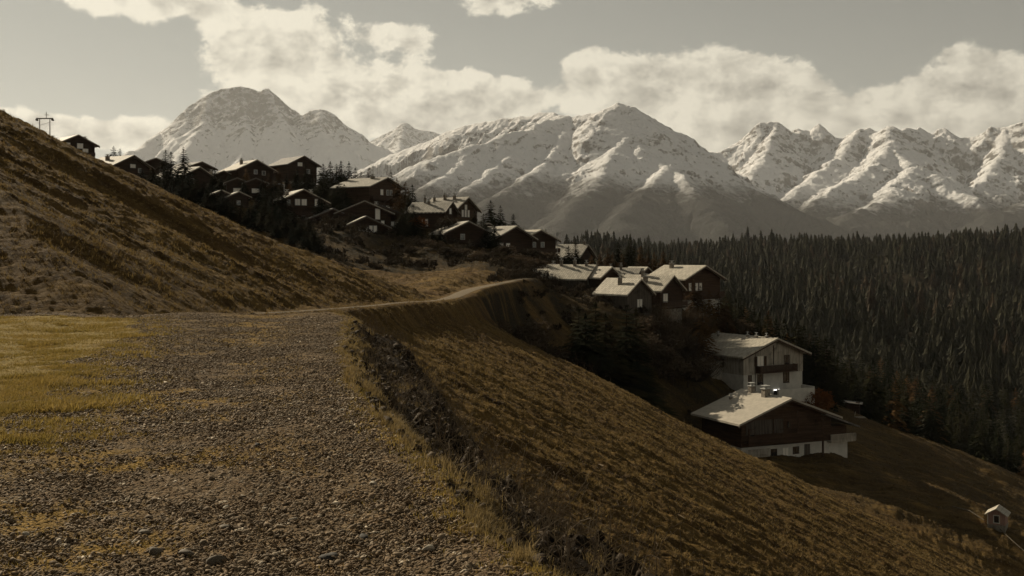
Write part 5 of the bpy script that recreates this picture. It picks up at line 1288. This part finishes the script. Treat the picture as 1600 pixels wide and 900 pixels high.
def tuft_np(seed, nb=7, spread=.5, h=1.0, wd=.05, lean=.5, two=True):
    rs = np.random.RandomState(seed); T = []
    for i in range(nb):
        b = np.array([rs.uniform(-1, 1)*spread*.35, rs.uniform(-1, 1)*spread*.35, -.05]); a = rs.rand()*6.28
        L = h*rs.uniform(.55, 1.15); ln = lean*rs.uniform(.2, 1.3)
        mdl = b+np.array([math.cos(a)*ln*.35*L, math.sin(a)*ln*.35*L, L*.62]); e = b+np.array([math.cos(a)*ln*L, math.sin(a)*ln*L, L*(1-.25*ln)])
        sd = np.array([-math.sin(a), math.cos(a), 0])*wd*rs.uniform(.6, 1.3)
        if two: T += [(b-sd, b+sd, mdl+sd*.7), (b-sd, mdl+sd*.7, mdl-sd*.7), (mdl-sd*.7, mdl+sd*.7, e)]
        else: T.append((b-sd, b+sd, e))
    V = np.array(T).reshape(-1, 3); return V, np.arange(len(V)).reshape(-1, 3)
def stuff(name, V, F, mat, label, cat): o = mesh_np(name, V, F, mat); o['kind'] = 'stuff'; tag(o, label, cat); return o
# short mossy grass left of the road
n = 60000; y = 8.5*(30.2/8.5)**rs.rand(n); x = GRASS_X(y)+rs.rand(n)**2*1.3-rs.rand(n)**1.0*np.maximum(.3, (y*.50+GRASS_X(y))+.5)
k = (x > -y*.53-.4) & (rs.rand(n) < (.10+.90*sst(fbm(x/.9, y/.8, 4, 66), -.22, .15))*sst(y+fbm(x/.6, y/.4, 3, 70)*3, 8.2, 11.5)) & (y < 29.6+0*x); x, y = x[k], y[k]
s = rs.uniform(.015, .050, len(x))*(1+1.1*sst(fbm(x/1.3, y/1.3, 2, 67), .1, .4))
V, F = scatter_np([tuft_np(i, 5, 1.6, wd=.10, lean=.9, two=False) for i in range(8)], x, y, H(x, y)+.0, s, 21, .1)
stuff('short_grass', V, F, M_MOSSG, 'short yellow green grass left of the gravel road', 'grass')
# patches in the road
n = 26000; y = 5.0*(29.5/5.0)**rs.rand(n); l = GRASS_X(y); r = edge_x(y); x = l+(r-l)*rs.rand(n)
cx = np.interp(y, [5, 10, 20, 29], [-2.4, -3.1, -5.2, -6.8])
pm = .8*sst(fbm(x/1.9+4, y/1.6, 3, 57), -.16, .16)*sst(fbm(x/.3, y/.3, 3, 58), -.35, .1)*np.exp(-((x-cx)/1.1)**2)+sst(x-l, .9, 0)*.8*sst(fbm(x/.4, y/.4, 3, 60), -.35, .2)
k = rs.rand(n) < pm; x, y = x[k], y[k]
V, F = scatter_np([tuft_np(i+10, 5, 1.6, wd=.10, lean=1.0, two=False) for i in range(6)], x, y, H(x, y), rs.uniform(.012, .030, len(x)), 22, .1)
stuff('road_moss', V, F, M_MOSSG, 'thin yellow grass growing in the middle and edge of the road', 'grass')
# straw tufts along the right edge
n = 9500; y = 4.4*(31/4.4)**rs.rand(n); off = rs.randn(n)*.11+.14+np.where(rs.rand(n) < .42, rs.rand(n)*2.0, 0)
x = edge_x(y)+off; k = rs.rand(n) < .05+.95*sst(fbm(x/.5+3, y/.8, 3, 68), .0, .3); x, y, off = x[k], y[k], off[k]
s = rs.uniform(.05, .13, len(x))*(1+.7*sst(fbm(x/.9, y/1.4, 2, 69), .05, .4))*np.where(off > .5, .8, 1)
V, F = scatter_np([tuft_np(i+20, 11, .9, wd=.020, lean=.8) for i in range(8)], x, y, H(x, y), s, 23, .2)
stuff('edge_grass', V, F, M_STRAW, 'dry straw coloured grass tufts along the broken edge of the road', 'grass')
n = 4200; y = 4.4*(31/4.4)**rs.rand(n); x = edge_x(y)+rs.randn(n)*.12+.03
V, F = scatter_np([tuft_np(i+30, 6, 1.5, wd=.08, lean=.9, two=False) for i in range(6)], x, y, H(x, y), rs.uniform(.02, .05, n), 24, .1)
stuff('edge_moss', V, F, M_MOSSG, 'low yellow green grass on the lip of the bank', 'grass')
# dead stems and twigs on the bank
n = 2600; y = 4.6*(30/4.6)**rs.rand(n); x = edge_x(y)+rs.uniform(.25, 2.3, n); s = rs.uniform(.10, .40, n)
def stem_np(seed):
    rs = np.random.RandomState(seed); T = []
    def seg(a, b, w):
        d = b-a; sd = np.cross(d, (0, 0, 1)); sd = sd/(np.linalg.norm(sd)+1e-6)*w; up = np.array([0, 0, w])
        T.extend([(a-sd, a+sd, b+sd), (a-sd, b+sd, b-sd), (a-up, a+up, b+up), (a-up, b+up, b-up)])
    p = np.zeros(3); d = rs.randn(3); d[2] = abs(d[2])*.7+.2; d /= np.linalg.norm(d)
    for k in range(5):
        q = p+d*.28; seg(p, q, .013*(1-k*.14)); p = q; d = d+rs.randn(3)*.28; d /= np.linalg.norm(d)
        if k > 0:
            e = d+rs.randn(3)*.8; e /= np.linalg.norm(e); seg(p, p+e*rs.uniform(.12, .35), .007)
    V = np.array(T).reshape(-1, 3); return V, np.arange(len(V)).reshape(-1, 3)
V, F = scatter_np([stem_np(i) for i in range(14)], x, y, H(x, y), s, 25, .3)
stuff('dead_stems', V, F, M_DEAD, 'dead bent stems and roots sticking out of the bank', 'stems')
# long grass on the near hillside
def hill_pts(n, d0, d1):
    d = np.sqrt(rs.uniform(d0*d0, d1*d1, n)); px = rs.uniform(-60, 1680, n); return (px-800)/FPX*d, d, px
n = 200000; x, y, px = hill_pts(n, 20, 108)
k = ((x-edge_x(y) > 1.8) | (y > 31.2)) & (y < np.interp(px, CREST_PX, CREST_D)+4)
D2 = np.full(n, 99.0)
for i in range(0, n, 20000): D2[i:i+20000] = np.sqrt(((x[i:i+20000, None]-TR[None, ::2, 0])**2+(y[i:i+20000, None]-TR[None, ::2, 1])**2).min(1))
k &= (D2 > .8) & (rs.rand(n) < .25+.75*sst(fbm(x/3.0, y/.9, 3, 26), -.25, .25)); x, y = x[k], y[k]
s = rs.uniform(.06, .17, len(x))*(1+.6*sst(fbm(x/6, y/3, 2, 27), .0, .4))
V, F = scatter_np([tuft_np(i+40, 7, 1.3, wd=.075, lean=.8, two=False) for i in range(10)], x, y, HD(x, y)-.02, s, 26, .2)
stuff('hillside_grass', V, F, M_HILLG, 'tussocky golden brown grass on the steep near hillside', 'grass')
n = 60000; x, y, px = hill_pts(n, 108, 215)
k = (rs.rand(n) < .2+.8*sst(fbm(x/5.0, y/2.0, 3, 28), -.2, .25)); x, y = x[k], y[k]
D2 = np.full(len(x), 99.0)
for i in range(0, len(x), 20000): D2[i:i+20000] = np.sqrt(((x[i:i+20000, None]-TR[None, ::2, 0])**2+(y[i:i+20000, None]-TR[None, ::2, 1])**2).min(1))
x, y = x[D2 > 1.8], y[D2 > 1.8]
V, F = scatter_np([tuft_np(i+60, 6, 1.6, wd=.12, lean=.9, two=False) for i in range(8)], x, y, HD(x, y)-.02, rs.uniform(.12, .34, len(x)), 27, .2)
stuff('meadow_grass', V, F, M_MEADOWG_SHADE, 'rough brown meadow grass around the chalets and hollow', 'grass')

n = 3400; px = rs.uniform(470, 1290, n); d = rs.uniform(132, 240, n)
lo = np.interp(px, [430, 560, 700, 800, 850, 900, 950, 1000, 1100, 1200, 1300], [156, 164, 170, 166, 170, 154, 142, 140, 146, 150, 164])
hi = np.interp(px, [430, 520, 620, 800, 870, 930, 1100, 1180, 1290], [236, 212, 212, 200, 200, 186, 186, 182, 178])
x = (px-800)/FPX*d; k = ((d > lo) & (d < hi) | ((px > 765) & (px < 890) & (d > 112+0*px) & (d < lo) & (rs.rand(n) < .6) & (d > 60+.065*px))) & ((px < 860) | (px > 1020) | (d > 150)) & (px < 1080+0*px) & (rs.rand(n) < .15+.85*sst(fbm(x/9, d/9, 3, 97), -.1, .2)); x, d = x[k], d[k]
V, F = scatter_np([bush_np(i+200, 60, leaf=.16) for i in range(6)], x, d, H(x, d)-.1, rs.uniform(.6, 2.0, len(x)), 31, .1)
stuff('heath_scrub', V, F, M_TWIG, 'low dark heath and scrub on the shaded slopes below the chalets', 'scrub')
# ------------------------------------------------------------------ posts, pylon, rail, debris
M_POLE = simple_mat('pole_wood', (.20, .17, .13), (.30, .26, .20), 6, .8, .2, .01)
def on_ground(px, row, d): x = (px-800)/FPX*d; return x, d, Hs(x, d)
x, y, z = on_ground(775, 446, 139)
pl = empty('marker_pole', (x, y, z-.3)); tag(pl, 'lone thin whitish pole standing beside the footpath bend', 'pole')
MB().bar((0, 0, 0), (0, 0, 1.9), .055, 8).build('pole', M_POLE, pl); MB().box(-.09, .09, -.07, .07, 1.45, 1.56).build('crosspiece', M_METAL, pl)
x, y, z = on_ground(444, 300, 236); zt = CAMZ+(HORIZON-288)/FPX*236
pl = empty('street_lamp', (x, y, min(z, zt-5)-.3)); hh = zt-(min(z, zt-5)-.3)
tag(pl, 'thin grey lamp post with a short arm among the upper chalets', 'lamp')
MB().bar((0, 0, 0), (0, 0, hh), .09, 8).build('pole', M_METAL, pl); b = MB(); b.bar((0, 0, hh-.05), (-.9, 0, hh+.1), .05, 6); b.build('arm', M_METAL, pl); MB().box(-1.3, -.85, -.12, .12, hh+.02, hh+.17).build('lamp_head', M_METAL, pl)
# ski lift pylon on the left skyline
d = 118; a = ray(62, 186, d); b_ = ray(78, 186, d); gz = min(Hs(a[0], d), Hs(b_[0], d))-.8
py = empty('lift_pylon', (a[0], d, gz)); tag(py, 'portal shaped grey lift pylon on the left skyline', 'pylon')
w_ = b_[0]-a[0]; top = a[2]-gz
for sx in (0, w_): MB().bar((sx, 0, 0), (sx, 0, top), .07, 8, .05).build('leg', M_METAL, py)
MB().box(-.35, w_+.35, -.08, .08, top, top+.12).build('crossbar', M_METAL, py)
c = MB(); c.bar((w_*.65, 0, top+.121), (w_*.65, 0, top+.75), .035, 6); c.bar((w_*.65-.18, 0, top+.45), (w_*.65+.28, 0, top+.45), .03, 6); c.build('cable_mast', M_METAL, py)
MB().bar((0, 0, top*.88), (w_, 0, top*.94), .02, 5).build('brace', M_METAL, py)
for sx in (-.3, w_+.3): MB().bar((sx, -.18, top-.10), (sx, .18, top-.10), .10, 10).build('pulley', M_DARKFRAME, py)
# mast at the last chalet
x, y, _ = ray(871, 370, 210); zt = CAMZ+(HORIZON-362)/FPX*210; z = Hs(x, y)
ms = empty('antenna_mast', (x, y, z-.3)); tag(ms, 'thin mast with a small box at the right eave of the last village chalet', 'mast')
MB().bar((0, 0, 0), (0, 0, zt-z+.3), .05, 6).build('pole', M_METAL, ms); MB().box(-.25, .25, -.1, .1, zt-z-.5, zt-z+.1).build('antenna', M_METAL, ms)
# little shed roof glimpsed between the spruces of the hollow
x, y, _ = ray(962, 508, 147); z = Hs(x, y)
sh = empty('shed', (x, y, z-.4), R(25)); tag(sh, 'little shed with a pale roof edge between the hollow\'s spruces', 'shed')
MB().box(-1.3, 1.3, -1.2, 1.2, 0, 2.2).build('wall', M_TIMBER, sh); r_ = MB()
r_.prism([(-1.7, 2.0), (1.7, 2.75), (1.7, 2.87), (-1.7, 2.12)], -1.6, 1.6); r_.build('roof', M_ROOF, sh)
# pale board fence / wrapped hay cover by the forest edge
x, y, _ = ray(1343, 652, 200); z = Hs(x, y)
st = empty('stacked_boards', (x, y, z), R(10)); tag(st, 'small stack of pale boards lying at the forest edge right of the nearest house', 'boards')
for k in range(3): MB().box(-1.3+k*.1, 1.2-k*.15, -.25, .25, .02+k*.10, .10+k*.10).build('board', M_POLE, st)
MB().bar((-.9, .3, 0), (-.6, .3, 1.2), .07, 6).build('post', M_POLE, st)
x, y, _ = ray(1331, 634, 213); z = Hs(x, y)
sh = empty('shelter', (x, y, z-.3), R(-20)); tag(sh, 'dark shelter with a pale roof edge at the forest edge', 'shelter')
MB().box(-1.5, 1.5, -1.3, 1.3, 0, 2.3).build('wall', M_TIMBER, sh); MB().prism([(-2.0, 2.35), (2.0, 2.1), (2.0, 2.22), (-2.0, 2.47)], -1.6, 1.6).build('roof', M_ROOFD, sh)
# wooden rails of the track that runs past the hut
M_RAIL = simple_mat('old_beam', (.09, .075, .055), (.15, .125, .09), 6, .9, .2, .01)
def rail(pts, label):
    P = []
    for px, row, d in pts: x, y, _ = ray(px, row, d); P.append((x, y, Hs(x, y)+.12))
    m = MB()
    for a, b in zip(P[:-1], P[1:]): m.bar(a, b, .07, 4)
    r0 = tag(m.build('rail', M_RAIL, None), label, 'rail')
rail([(1488, 808, 133), (1515, 815, 131), (1538, 823, 129)], 'weathered beam leading down to the tiny hut from the left')
rail([(1562, 843, 127), (1582, 854, 125), (1604, 866, 123), (1640, 885, 120)], 'weathered beam running down from the tiny hut to the right')
# two small glowing heads on posts below the long balcony chalet
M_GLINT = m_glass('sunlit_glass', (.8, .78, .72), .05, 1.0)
for px, row, d, lab in [(570.5, 386.5, 196, 'left of two small white spots glowing in the dark slope under the balcony chalet'), (591, 392.5, 194, 'right of two small white spots glowing in the dark slope under the balcony chalet')]:
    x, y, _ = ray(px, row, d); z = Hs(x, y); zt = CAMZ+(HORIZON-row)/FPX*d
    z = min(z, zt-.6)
    l_ = empty('glowing_post', (x, y, z-.1)); tag(l_, lab, 'lamp')
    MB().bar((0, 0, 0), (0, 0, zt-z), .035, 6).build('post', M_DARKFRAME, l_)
    h_ = MB().bar((0, 0, zt-z+.003), (0, 0, zt-z+.22), .12, 8, .09).build('glowing_head', M_LAMP, l_)
# whitish post with a brown cap on the ledge left of the hollow clump
x, y, _ = ray(884, 500, 128.5); z = Hs(x, y)
hp = empty('hay_stook', (x, y, z-.1)); tag(hp, 'pale upright bundle with a brown top left of the hollow\'s spruces', 'post')
MB().bar((0, 0, 0), (0, 0, 1.1), .28, 9, .22).build('bundle', M_METAL, hp); MB().bar((0, 0, 1.103), (0, 0, 1.75), .24, 9, .12).build('cap', M_POLE, hp)
